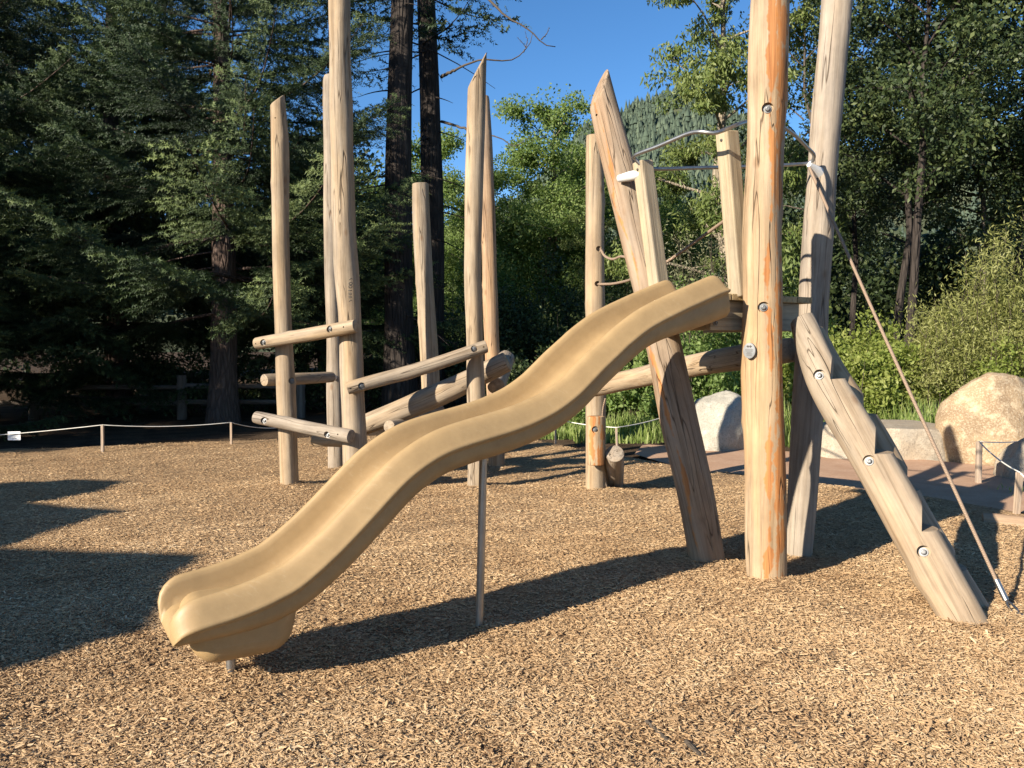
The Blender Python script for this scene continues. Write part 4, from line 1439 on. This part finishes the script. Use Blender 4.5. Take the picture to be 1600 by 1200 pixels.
def spruce(seed, h, z0, rmax, trunk_r, nb, fine_to=9.0, needle=0.056, sparse=1.0, dead=8, bark='bark_spruce'):
    r = np.random.default_rng(seed)
    mb = MB()
    nz = 14
    tz = np.linspace(-0.3, h, nz)
    tr = trunk_r * (1 - 0.96 * np.clip(tz / h, 0, 1)) ** 0.9
    tr[0] = trunk_r * 1.35
    TP = np.column_stack([0.02 * h * np.sin(tz * .21 + seed) * tz / h, 0.015 * h * np.sin(tz * .17 + seed * 2) * tz / h, tz])
    fine = spline(np.column_stack([TP, tr]), 60)
    mb.tube(fine[:, :3], fine[:, 3], 18, bump=0.05, seed=seed)
    So, Sd, Sl, St = [], [], [], []
    for i in range(nb):
        f = (i + r.uniform(0, 1)) / nb
        f = f ** 0.95
        z = z0 + (h * .98 - z0) * f
        z = z0 + round((z - z0) / .78) * .78 + r.uniform(-.12, .12)
        coarse = z > fine_to
        az = i * 2.399963 + r.uniform(-.35, .35)
        L = rmax * (1 - (z - z0 * .5) / (h * 1.02 - z0 * .5)) ** 0.85 * r.uniform(.72, 1.12) + .25
        out = np.array([math.cos(az), math.sin(az), 0.0]); sd = np.array([-out[1], out[0], 0])
        sl = r.uniform(-.20, .05) + .5 * f
        m = 10
        t = np.linspace(0, 1, m)
        hgt = sl * t * L + L * .22 * (t - .35) ** 2 * np.sign(t - .35) - .05 * L * np.sin(t * 3.1)
        c = np.array([np.interp(z, tz, TP[:, 0]), np.interp(z, tz, TP[:, 1]), z])
        ax = c + out * (t * L)[:, None] + sd * (np.sin(t * 2.2 + seed) * .06 * L)[:, None] + np.array([0, 0, 1.0]) * hgt[:, None]
        mb.tube(ax, np.linspace(.008 + .0065 * L, .004, m), 5, cap=False)
        step = (.095 if not coarse else .22) / sparse
        nbr = max(3, int(L * .85 / step))
        clump = r.normal(-.04, .13)
        for q in range(nbr):
            for sg in (-1, 1):
                tq = .16 + .84 * (q + r.uniform(0, 1)) / nbr
                k = tq * (m - 1); k0 = min(int(k), m - 2)
                p = ax[k0] * (1 - k + k0) + ax[k0 + 1] * (k - k0)
                d_ax = unit(ax[k0 + 1] - ax[k0])
                bl = min(1.15, (.16 + .46 * (1 - tq)) * L * .62 + .12) * r.uniform(.6, 1.15)
                dv = unit(d_ax * r.uniform(.55, .95) + sd * sg * r.uniform(.6, 1.0) + np.array([0, 0, r.uniform(-.30, .06)]))
                ns = max(2, int(bl / (.075 if not coarse else .17)))
                tt = (np.arange(ns) + r.uniform(0, 1, ns)) / ns
                pp = p + dv * (tt * bl)[:, None] + np.array([0, 0, -.22 * bl]) * (tt ** 2)[:, None]
                sgn = np.where(np.arange(ns) % 2 == 0, 1, -1)[:, None]
                perp = unit(np.cross(dv, [0, 0, 1.0]))
                sdv = unit(dv * .8 + perp * sgn * r.uniform(.2, .8, (ns, 1)) + r.normal(0, .16, (ns, 3)) + np.array([0, 0, -.14]))
                So.append(pp); Sd.append(sdv)
                Sl.append(np.full(ns, (.20 if not coarse else .36)) * r.uniform(.75, 1.25, ns))
                St.append(np.clip(.20 + clump + .34 * tq ** 2 + .20 * tt + r.normal(0, .10, ns), 0, 1))  # inner shade put into the tint: dark near the trunk, paler at tips
    # dead lower snags
    for i in range(dead):
        z = r.uniform(1.2, z0 + 1.5); az = r.uniform(0, 6.28); L = r.uniform(.6, 2.4)
        t = np.linspace(0, 1, 6)[:, None]
        d = np.array([math.cos(az), math.sin(az), -.15])
        mb.tube(np.array([0, 0, z]) + d * L * t + np.array([0, 0, -.2 * L]) * t ** 2, np.linspace(.022, .005, 6), 5, cap=False)
    print('shoots', sum(map(len, So)))
    So, Sd, Sl, St = np.concatenate(So), np.concatenate(Sd), np.concatenate(Sl), np.concatenate(St)
    n = len(So)
    K = 13
    # needles: slim triangles set round each shoot, leaning forward
    u = unit(np.cross(Sd, r.normal(size=(n, 3)))); v = np.cross(Sd, u)
    ang = (np.arange(K) * 2.4)[None] + r.uniform(0, 6.28, (n, 1))
    fr = (np.arange(K) / K)[None] * .92 + r.uniform(0, .08, (n, K))
    rad = np.cos(ang)[..., None] * u[:, None] + np.sin(ang)[..., None] * v[:, None]
    base = So[:, None] + Sd[:, None] * (fr * Sl[:, None])[..., None]
    nl = needle * (1 + .5 * (Sl[:, None] > .3)) * r.uniform(.8, 1.2, (n, K))
    tipp = base + (Sd[:, None] * .52 + rad * .85) * nl[..., None]
    wv = unit(np.cross(Sd[:, None], rad)) * (.017 + .022 * (Sl > .3))[:, None, None]
    V = np.stack([base - wv * .5, base + wv * .5, tipp], 2).reshape(-1, 3)
    F = np.arange(n * K * 3).reshape(-1, 3)
    T = np.repeat(St, K)
    me = np_mesh('crown', V, F, T, smooth=False)
    me.materials.append(M['needles'])
    tm = mb.mesh('trunk'); tm.materials.append(M[bark])
    return tm, me


def plant_tree(name, proto, x, y, label, cat='tree', rz=0.0, s=1.0, group=None, z=-0.07, tilt=(0, 0), sz=None):
    e = empty(name, (x, y, z), label, cat, group)
    e.rotation_euler = (tilt[0], tilt[1], rz)
    e.scale = (s, s, sz or s)
    for nm, me in zip(('trunk', 'crown'), proto):
        o = bpy.data.objects.new(nm, me)
        COL.objects.link(o)
        o.parent = e
    return e


SP_A = spruce(1, 13.5, 2.3, 4.9, 0.285, 135)
SP_B = spruce(2, 12.5, 1.2, 4.4, 0.27, 130)
SP_TALL = spruce(5, 25.0, 9.0, 3.4, 0.34, 60, fine_to=3, dead=18, bark='bark_dark')
g_sp = 'dark spruces at the back of the play area'
plant_tree('spruce_tree', SP_A, -5.8, 15.8, 'big dark spruce with a bare lower trunk behind the two stakes', 'spruce', 0.6, 1.0, g_sp)
plant_tree('spruce_tree', SP_B, -11.0, 15.2, 'dark spruce at the far left with boughs over the fence', 'spruce', 2.0, 1.0, g_sp)
plant_tree('spruce_tree', SP_B, -9.0, 18.0, 'dark spruce behind the gap between the two front spruces', 'spruce', 4.1, 1.05, g_sp)
plant_tree('spruce_tree', SP_A, -5.0, 21.0, 'dark spruce standing deep behind the tallest log post', 'spruce', 3.3, 0.62, g_sp)
plant_tree('spruce_tree', SP_A, -14.5, 21.5, 'dark spruce deep in the left corner behind the fence', 'spruce', 5.0, 1.05, g_sp)
plant_tree('tall_conifer', SP_TALL, -2.42, 17.0, 'tall straight dark trunk left of its twin behind the log posts', 'conifer', 0.4, 1.0, 'twin tall trunks')
plant_tree('tall_conifer', SP_TALL, -1.95, 18.8, 'tall dark trunk right of its twin with leafy sprays beside it', 'conifer', 2.6, 0.95, 'twin tall trunks')
# spruces left of the frame that shade the lower boughs and the fence
for (x, y, s_, rz, lb) in ((-11.4, 9.0, .50, 0, 'young spruce just outside the left edge beside the cord'),
                      (-13.8, 6.4, .50, 1.2, 'young spruce outside the left edge nearest the added shadow caster'),
                      (-9.7, 11.9, .52, 2.2, 'smallest young spruce at the left edge by the fence'),
                      (-16.2, 9.2, .58, 3.0, 'young spruce far out to the left'),
                      (-13.0, 12.6, .58, 4.0, 'young spruce at the left end of the rail fence'),
                      (-17.5, 13.5, .80, 5.0, 'young spruce farthest out beyond the fence end')):
    plant_tree('spruce_tree', SP_B, x, y, lb, 'spruce', rz, s_, 'young spruces beyond the left edge')

BL_A = broadleaf(11, 10.5, 3.1, 1.2, 34, 70000, .11, M['leaf_fresh'], M['bark_pale'], .16, .55, spread=.85)
BL_B = broadleaf(12, 9.0, 2.9, 0.8, 32, 60000, .11, M['leaf_fresh'], M['bark_pale'], .15, .55, spread=.85)
BL_D = broadleaf(13, 13.0, 3.2, 5.6, 22, 22000, .115, M['leaf_dark'], M['bark_dark'], .115, .5, spread=.62)
BL_E = broadleaf(14, 12.0, 2.8, 4.4, 20, 18000, .115, M['leaf_dark'], M['bark_mid'], .10, .5, spread=.65)
BL_W = broadleaf(15, 11.5, 2.6, 2.2, 24, 30000, .125, M['leaf_yellow'], M['bark_pale'], .17, .32, droop=1.4, spread=.5)
g_bl = 'sunlit leafy trees in the middle distance'
plant_tree('leafy_tree', BL_A, 0.9, 28.0, 'bright green leafy tree rising into the sky right of the sharp tipped post', 'tree', 0.3, 1.0, g_bl)
plant_tree('leafy_tree', BL_B, 2.7, 29.5, 'bright green leafy tree with a lower top behind the slim rope post', 'tree', 1.5, .95, g_bl)
plant_tree('leafy_tree', BL_A, -3.4, 31.0, 'bright green leafy tree seen between and beside the twin trunks', 'tree', 2.2, .98, g_bl)
plant_tree('leafy_tree', BL_B, -0.9, 26.5, 'bright green leafy tree right behind the twin trunks', 'tree', 4.0, .86, g_bl)
plant_tree('leafy_tree', BL_B, 5.2, 27.0, 'leafy tree behind the two pale pickets', 'tree', 2.9, .84, g_bl)
plant_tree('leafy_tree', BL_W, 2.75, 24.5, 'yellowish bushy tree below the hill beside the slim rope post', 'tree', 2.9, .55, g_bl)
plant_tree('cottonwood_tree', BL_W, 4.75, 17.3, 'sunlit tree with pale trunk and hanging yellow green leaves behind the guard rail', 'tree', 0.2, 1.0)
g_rt = 'dark slender trees at the right'
for i, (x, y, p, s, rz, lb) in enumerate((
        (9.6, 20.0, BL_D, 1.0, 0.3, 'slender dark tree right of the grey leaning post with a pale lower trunk'),
        (8.2, 22.5, BL_E, 1.05, 1.3, 'thin dark tree close behind the grey leaning post'),
        (12.2, 21.0, BL_E, 1.0, 2.3, 'thin dark tree in the middle of the right hand woods'),
        (14.3, 22.0, BL_D, 1.0, 3.6, 'slender dark tree with a lit upper trunk near the right edge'),
        (16.4, 24.5, BL_D, 1.05, 5.0, 'dark tree at the right edge above the feathery shrub'),
        (11.4, 26.5, BL_D, 1.0, 0.9, 'dark tree set back between the slender trunks at the right'),
        (18.5, 21.5, BL_E, 1.1, 2.6, 'dark tree just beyond the right edge'),
        (15.0, 29.0, BL_D, 1.1, 1.7, 'dark tree farthest back in the right hand woods'))):
    plant_tree('slender_tree', p, x, y, lb, 'tree', rz, s, g_rt)
# tall cottonwoods whose crowns stand above the frame and shade the woods behind
BL_H = broadleaf(16, 19.0, 4.2, 9.5, 26, 40000, .14, M['leaf_dark'], M['bark_dark'], .30, .6, spread=.62)
plant_tree('tall_cottonwood', BL_H, 12.5, 15.5, 'tall tree right of the frame with its crown high overhead', 'tree', 0.4, 1.0)
plant_tree('slender_tree', BL_D, 9.1, 18.2, 'slender tree nearest behind the bushes at the right', 'tree', 4.4, 1.0, g_rt)


def shrub(name, x, y, w, dpt, h, n, lsize, mat, label, seed, aspect=.55, upright=.35, cat='shrub', group=None, stems=26):
    """many stems from one foot with leaves along their outer ends"""
    r = np.random.default_rng(seed)
    mb = MB()
    C, A, T = [], [], []
    per = n // (stems * 5)
    for i in range(stems):
        az = r.uniform(0, 6.28); q = math.sqrt(r.uniform(0, 1))
        tip = np.array([math.cos(az) * q * w / 2, math.sin(az) * q * dpt / 2, h * (1 - .55 * q ** 2) * r.uniform(.72, 1.1)])
        b = tip * np.array([.35, .35, 0])
        t = np.linspace(0, 1, 7)[:, None]
        cur = b + (tip - b) * t + np.array([tip[0], tip[1], 0]) * .18 * np.sin(t * 3.14) + np.cumsum(r.normal(0, .015 * h, (7, 3)), axis=0)
        mb.tube(cur, np.linspace(.014, .003, 7), 4, cap=False)
        for s in range(5):
            tq = r.uniform(.25, 1)
            k = min(5, int(tq * 6)); p = cur[k] * (1 - (tq * 6 - k)) + cur[k + 1] * (tq * 6 - k)
            dv = unit(r.normal(0, .6, 3) + np.array([tip[0] / max(w, .1), tip[1] / max(dpt, .1), upright]))
            l = r.uniform(.18, .42) * (h * .35 + .25)
            mb.tube(np.array([p, p + dv * l * .5, p + dv * l]), [.006, .004, .0015], 3, cap=False)
            tt = r.uniform(.1, 1, per)[:, None]
            C.append(p + dv * l * tt + r.normal(0, .085 * (h * .4 + .4), (per, 3)))
            A.append(np.repeat(dv[None], per, 0))
            T.append(np.clip(.5 + r.normal(0, .13) + r.normal(0, .18, per), 0, 1))
    C, A, T = np.concatenate(C), np.concatenate(A), np.concatenate(T)
    C[:, 2] = np.maximum(C[:, 2], .03)
    bag = LeafBag()
    bag.add(*leaf_arrays(C, lsize * r.uniform(.6, 1.3, len(C)), r, axis=A * .9, droop=-.1, aspect=aspect, upbias=.35, tint=T))
    e = empty(name, (x, y, -0.05), label, cat, group)
    tm = mb.mesh('stems'); tm.materials.append(M['twig'])
    for nm, me in (('stems', tm), ('foliage', bag.mesh('foliage', mat))):
        o = bpy.data.objects.new(nm, me); COL.objects.link(o); o.parent = e
    return e


g_sh = 'sunlit bushes behind the boulders'
shrub('leafy_bush', 5.6, 13.6, 2.2, 1.8, 1.55, 13950, .085, M['leaf_bush'], 'rounded leafy bush behind the flat boulder', 201, group=g_sh)
shrub('leafy_bush', 7.1, 14.4, 2.4, 2.0, 1.75, 14725, .085, M['leaf_bush'], 'leafy bush right of the rope above the small boulder', 202, group=g_sh)
shrub('leafy_bush', 6.4, 15.8, 2.6, 1.6, 2.35, 13950, .085, M['leaf_bush'], 'taller leafy bush with upright shoots in front of the dark woods', 203, upright=.9, group=g_sh)
shrub('leafy_bush', 8.5, 13.0, 2.2, 1.8, 1.5, 13950, .075, M['leaf_bush'], 'leafy bush behind the tall tan boulder', 204, group=g_sh)
shrub('feathery_shrub', 9.0, 14.4, 2.9, 2.2, 3.5, 28800, .085, M['leaf_willow'], 'feathery yellow green shrub reaching up at the right edge', 205, aspect=.23, upright=1.6, cat='shrub', stems=60)
shrub('feathery_shrub', 7.6, 13.6, 1.7, 1.4, 2.1, 14400, .08, M['leaf_willow'], 'lower feathery shrub left of the tall feathery one', 206, aspect=.24, upright=1.2, stems=40)
shrub('leafy_bush', 3.3, 14.0, 2.0, 1.6, 2.4, 17050, .085, M['leaf_fresh'], 'bright green bush behind the front post under the deck', 207, group=g_sh)
shrub('leafy_bush', 4.6, 15.2, 2.2, 1.6, 3.1, 17050, .085, M['leaf_fresh'], 'tall bright green bush between the front post and grey post', 208, group=g_sh)
shrub('leafy_bush', 2.1, 14.6, 2.2, 1.6, 1.45, 14725, .085, M['leaf_fresh'], 'low bright green bush behind the slim rope post', 209, group=g_sh)
shrub('leafy_bush', 0.6, 15.6, 2.4, 1.6, 1.35, 13175, .085, M['leaf_dark'], 'low dark bush behind the slide and the log ends', 210, group=g_sh)
shrub('dry_bush', 4.2, 16.5, 2.2, 1.6, 4.2, 15000, .07, M['leaf_vine'], 'tall dry greyish tangle climbing the pale trunk', 211, aspect=.3, upright=.5, stems=50)
shrub('dark_shrub', -1.2, 19.8, 3.4, 2.2, 3.3, 12000, .10, M['leaf_dark'], 'dark shaded shrub between the twin trunks and the slide', 212)
shrub('dark_shrub', 1.0, 20.5, 3.6, 2.2, 3.9, 13000, .10, M['leaf_dark'], 'dark shaded shrub under the bright leafy tree', 213)
shrub('dark_shrub', 3.2, 20.0, 3.0, 2.2, 3.4, 11000, .10, M['leaf_dark'], 'dark shaded shrub behind the leaning red post', 214)
shrub('dark_shrub', -9.5, 18.2, 3.6, 1.8, 2.0, 8000, .09, M['leaf_dark'], 'dark shrub behind the left part of the rail fence', 215)
shrub('dark_shrub', -6.7, 17.6, 3.0, 1.6, 1.7, 7000, .09, M['leaf_dark'], 'dark shrub behind the rail fence left of the big spruce trunk', 216)
shrub('dark_shrub', -4.0, 18.5, 3.0, 1.6, 2.0, 7000, .09, M['leaf_dark'], 'dark shrub right of the big spruce trunk', 217)
shrub('corner_plant', 5.15, 7.0, .5, .45, .28, 1100, .05, M['leaf_bush'], 'small low plant in the planted corner by the leaning stake', 218, stems=12, cat='plant')
shrub('dark_shrub', 9.4, 17.6, 4.0, 2.0, 1.5, 8000, .10, M['leaf_dark'], 'dark shrub in front of the slender trunks at the right', 219)
shrub('dark_shrub', 13.2, 18.2, 4.4, 2.2, 2.0, 9000, .10, M['leaf_dark'], 'dark shrub at the right edge behind the feathery one', 220)

# far belt of woods that closes the view
def woods():
    r = np.random.default_rng(77)
    bag = LeafBag()
    for i in range(46):
        f = i / 45
        ang = R(-44 + 88 * f + r.uniform(-.8, .8))
        d = r.uniform(36, 52)
        x, y = d * math.sin(ang), d * math.cos(ang)
        az = math.degrees(ang)
        h = r.uniform(8, 11)
        if -1 < az < 13: h = r.uniform(5.5, 7.5)
        if az > 15: h = r.uniform(7, 9.5)
        if az < -10: h = r.uniform(10, 13)
        if az < -19: h = r.uniform(15, 18)
        n = 4200
        c = unit(r.normal(size=(n, 3))) * (r.uniform(0, 1, n) ** .4)[:, None]
        lob = unit(r.normal(size=(14, 3))) * .7
        c = lob[r.integers(0, 14, n)] + c * .42
        P = np.array([x, y, h * .5]) + c * np.array([2.6, 2.6, h * .5])
        P[:, 2] = np.maximum(P[:, 2], 0)
        bag.add(*leaf_arrays(P, np.full(n, .30) * r.uniform(.6, 1.3, n), r, droop=.2, aspect=.6, upbias=.6, tint=np.clip(r.normal(.4 + r.uniform(-.15, .15), .2, n), 0, 1)))
    o = link('woods', bag.mesh('woods', M['leaf_dark']))
    tag(o, 'mass of distant woods closing off the view', None, None, 'stuff')


woods()


# ------------------------------------------------------------------ hill with its forest
def hill_z(x, y):
    az = np.degrees(np.arctan2(x, y))
    d = np.hypot(x, y)
    ridge = np.interp(az, [-40, -25, -12, -4, 0, 3, 5, 8, 11, 14, 20, 30, 45], [60, 66, 62, 66, 84, 112, 132, 140, 150, 146, 120, 100, 90]) * 1.12
    t = np.clip((d - 170) / (560 - 170), 0, 1)
    return ridge * (t ** 1.25) + 3 * np.sin(x * .05) * np.sin(y * .043) * t - 0.2


def hill():
    na, nr = 130, 50
    A = np.linspace(R(-48), R(48), na)
    D = np.linspace(170, 600, nr)
    AA, DD = np.meshgrid(A, D)
    X, Y = DD * np.sin(AA), DD * np.cos(AA)
    V = np.stack([X, Y, hill_z(X, Y)], -1).reshape(-1, 3)
    i = np.arange(nr - 1)[:, None] * na + np.arange(na - 1)[None]
    F = np.stack([i, i + 1, i + na + 1, i + na], -1).reshape(-1, 4)
    tag(link('hill', np_mesh('hill', V, F), M['hill']), 'steep hillside behind the trees', None, None, 'structure')
    r = np.random.default_rng(5)
    n = 17000
    a = R(1) * np.where(r.random(n) < .72, r.uniform(-2, 18, n), r.uniform(-42, 42, n))
    d = np.sqrt(r.uniform(230 ** 2, 572 ** 2, n))
    x, y = d * np.sin(a), d * np.cos(a)
    gap = np.sin(x * .07 + 2 * np.sin(y * .03)) * np.sin(y * .05 + 1) > .78
    x, y = x[~gap], y[~gap]
    z = hill_z(x, y)
    n = len(x)
    h = np.clip(r.lognormal(math.log(5.6), .38, n), 2.5, 13)
    Vs, Fs, Ts, c = [], [], [], 0
    seg = 6
    an = np.linspace(0, 2 * math.pi, seg, endpoint=False)
    tn = np.clip(r.normal(.45, .28, n), 0, 1)
    wd_ = r.uniform(.75, 1.6, n)
    for lev in range(3):
        zb, zt, rr_ = (.06, .5, .17), (.3, .78, .125), (.55, 1.0, .085)
        b, t, q = (zb, zt, rr_)[lev]
        jit = r.uniform(.55, 1.5, (n, seg)) * wd_[:, None]
        ring = np.stack([x[:, None] + np.cos(an)[None] * (h * q)[:, None] * jit, y[:, None] + np.sin(an)[None] * (h * q)[:, None] * jit, (z + h * b)[:, None] + np.zeros((n, seg))], -1)
        apex = np.stack([x, y, z + h * t], -1)[:, None]
        V = np.concatenate([ring, apex], 1).reshape(-1, 3)
        bi = (np.arange(n) * (seg + 1))[:, None, None]
        tri = np.array([[j, (j + 1) % seg, seg] for j in range(seg)])[None]
        Vs.append(V); Fs.append((bi + tri).reshape(-1, 3) + c); c += len(V)
        Ts.append(np.repeat(tn, seg))
    me = np_mesh('hill_forest', np.concatenate(Vs), np.concatenate(Fs), np.concatenate(Ts), smooth=False)
    me.materials.append(M['far_forest'])
    tag(link('hill_forest', me), 'distant conifer forest covering the hill', None, None, 'stuff')


hill()


# ------------------------------------------------------------------ grass
def grass():
    r = np.random.default_rng(9)
    P, H = [], []
    for (x0, x1, y0, y1, n, h) in ((4.2, 7.8, 11.7, 13.3, 5200, .62), (1.0, 2.9, 12.4, 14.0, 3800, .36), (0.2, 1.6, 12.9, 14.6, 1800, .28), (2.4, 4.4, 12.4, 13.6, 2200, .42),
                                   (7.0, 9.0, 10.0, 12.6, 2500, .45), (-1.2, 0.6, 13.6, 15.0, 1200, .3), (5.0, 6.0, 6.9, 8.4, 350, .14)):
        x, y = r.uniform(x0, x1, n), r.uniform(y0, y1, n)
        k = np.sin(x * 5 + np.sin(y * 4) * 2) * np.sin(y * 6 + x) + r.normal(0, .5, n) > -.5
        P.append(np.stack([x[k], y[k], np.full(k.sum(), -.07)], 1)); H.append(h * r.uniform(.22, 1.25, k.sum()) * (0.65 + .35 * np.sin(x[k] * 3.3 + 1.5 * np.sin(y[k] * 2.9))))
    P, H = np.concatenate(P), np.concatenate(H)
    n = len(P)
    az = r.uniform(0, 6.28, n)
    out = np.stack([np.cos(az), np.sin(az), np.zeros(n)], 1)
    sd = np.stack([-out[:, 1], out[:, 0], np.zeros(n)], 1) * (.006 + .006 * r.random(n))[:, None]
    lean = H * r.uniform(.08, .5, n)
    z = np.array([0, 0, 1.0])
    mid = P + out * (lean * .3)[:, None] + z * (H * .6)[:, None]
    tip = P + out * lean[:, None] + z * H[:, None]
    V = np.stack([P - sd, P + sd, mid + sd * .8, mid - sd * .8, tip + sd * .1, tip - sd * .1], 1).reshape(-1, 3)
    b = (np.arange(n) * 6)[:, None]
    F = np.concatenate([b + np.array([0, 1, 2, 3]), b + np.array([3, 2, 4, 5])])
    T = np.clip(r.normal(.5, .25, n), 0, 1)
    me = np_mesh('grass', V, F, np.concatenate([T, T]), smooth=False)
    me.materials.append(M['grass'])
    tag(link('grass', me), 'tall green grass growing around the boulders and bushes', None, None, 'stuff')


grass()

# ------------------------------------------------------------------ rail fence at the back left
fn = empty('rail_fence', (-7.7, 16.7, 0), 'weathered two rail wooden fence in deep shade at the left', 'fence')
fp = [gnd(-130, 650), gnd(53, 650), gnd(285, 650), gnd(470, 648)]
for p in fp:
    log('fence_post', [Vector((p.x, p.y, -.3)), Vector((p.x, p.y, .86))], [.10, .09], M['fence_wood'], fn, int(abs(p.x) * 10), .05, seg=14)
for i in range(3):
    for zz in (.60, .27):
        a_, b_ = fp[i], fp[i + 1]
        log('fence_rail', [Vector((a_.x - .1, a_.y - .02, zz + .03 * ((i + 1) % 2))), Vector((b_.x + .1, b_.y + .02, zz))], [.055, .05], M['fence_wood'], fn, 300 + i * 2 + int(zz * 10), .06, seg=10)

# ------------------------------------------------------------------ bare branch overhead, with twigs
br = empty('bare_branch', px(700, -60, 14.0), 'bare dark branch reaching across the open sky at the top', 'branch')
mb = MB()


def limb(pts, r0, r1, parent, name):
    Pp = spline([tuple(px(*p)) for p in pts], 26)
    rs = np.random.default_rng(int(pts[0][0]))
    Pp[1:-1] += rs.normal(0, .008, (24, 3))
    return link(name, MB().tube(Pp, np.linspace(r0, r1, 26), 6).mesh(name), M['twig'], parent)


limb([(690, -70, 17.0), (765, 0, 15.5), (790, 25, 15.2), (825, 45, 15), (850, 68, 15), (868, 73, 15)], .045, .008, br, 'bough')
limb([(846, 62, 15), (855, 52, 15), (858, 42, 15)], .012, .004, br, 'twig')
limb([(690, 120, 17.6), (715, 108, 15.5), (750, 93, 15), (790, 95, 15), (815, 84, 15), (830, 65, 15), (832, 52, 15)], .04, .006, br, 'bough')
limb([(818, 82, 15), (824, 65, 15), (820, 48, 15)], .010, .003, br, 'twig')
limb([(822, 74, 15), (812, 62, 15), (808, 58, 15)], .008, .003, br, 'twig')
limb([(690, 190, 17.6), (740, 205, 16), (780, 215, 15.6), (805, 228, 15.5), (830, 212, 15.5)], .035, .006, br, 'bough')

# ------------------------------------------------------------------ added sheet left of the frame, cut to the outline of the chip shadow
def shadow_sheet():
    hgt = 3.4
    k = hgt / math.tan(SUN_EL)
    root = empty('shadow_caster', (-9, 0, 0), 'added unseen three pointed sheet on poles that shapes the shadow at the left', 'shadow caster')
    img = [(-420, 770), (0, 756), (120, 750), (200, 752), (140, 768), (45, 785), (120, 792), (205, 799), (120, 818), (0, 855), (160, 862), (330, 869), (285, 895), (262, 945), (245, 985), (120, 1025), (0, 1056), (-300, 1150)]  # shadow outline on the ground, carried back towards the sun
    pts = []
    for (x, y) in img:
        g = gnd(x, y)
        pts.append(Vector((g.x - S_DIR.x * k, g.y - S_DIR.y * k, hgt)))
    bm = bmesh.new()
    vs = [bm.verts.new(p) for p in pts]
    f = bm.faces.new(vs)
    bmesh.ops.triangulate(bm, faces=[f])
    r_ = bmesh.ops.extrude_face_region(bm, geom=bm.faces[:])
    for v in [g for g in r_['geom'] if isinstance(g, bmesh.types.BMVert)]: v.co.z += 0.006
    bmesh.ops.recalc_face_normals(bm, faces=bm.faces)
    me = bpy.data.meshes.new('caster_outline'); bm.to_mesh(me); bm.free()
    link('caster_outline', me, M['shadow_sheet'], root)
    for q in (0, 17):
        p = pts[q]
        link('pole', MB().tube([Vector((p.x, p.y, -.2)), Vector((p.x, p.y, hgt + .05))], .05, 12).mesh('pole'), M['steel'], root)


shadow_sheet()
print('chips', N_CHIPS, 'tris', sum(len(o.data.loop_triangles) if False else len(o.data.polygons) for o in bpy.data.objects if o.type == 'MESH'))
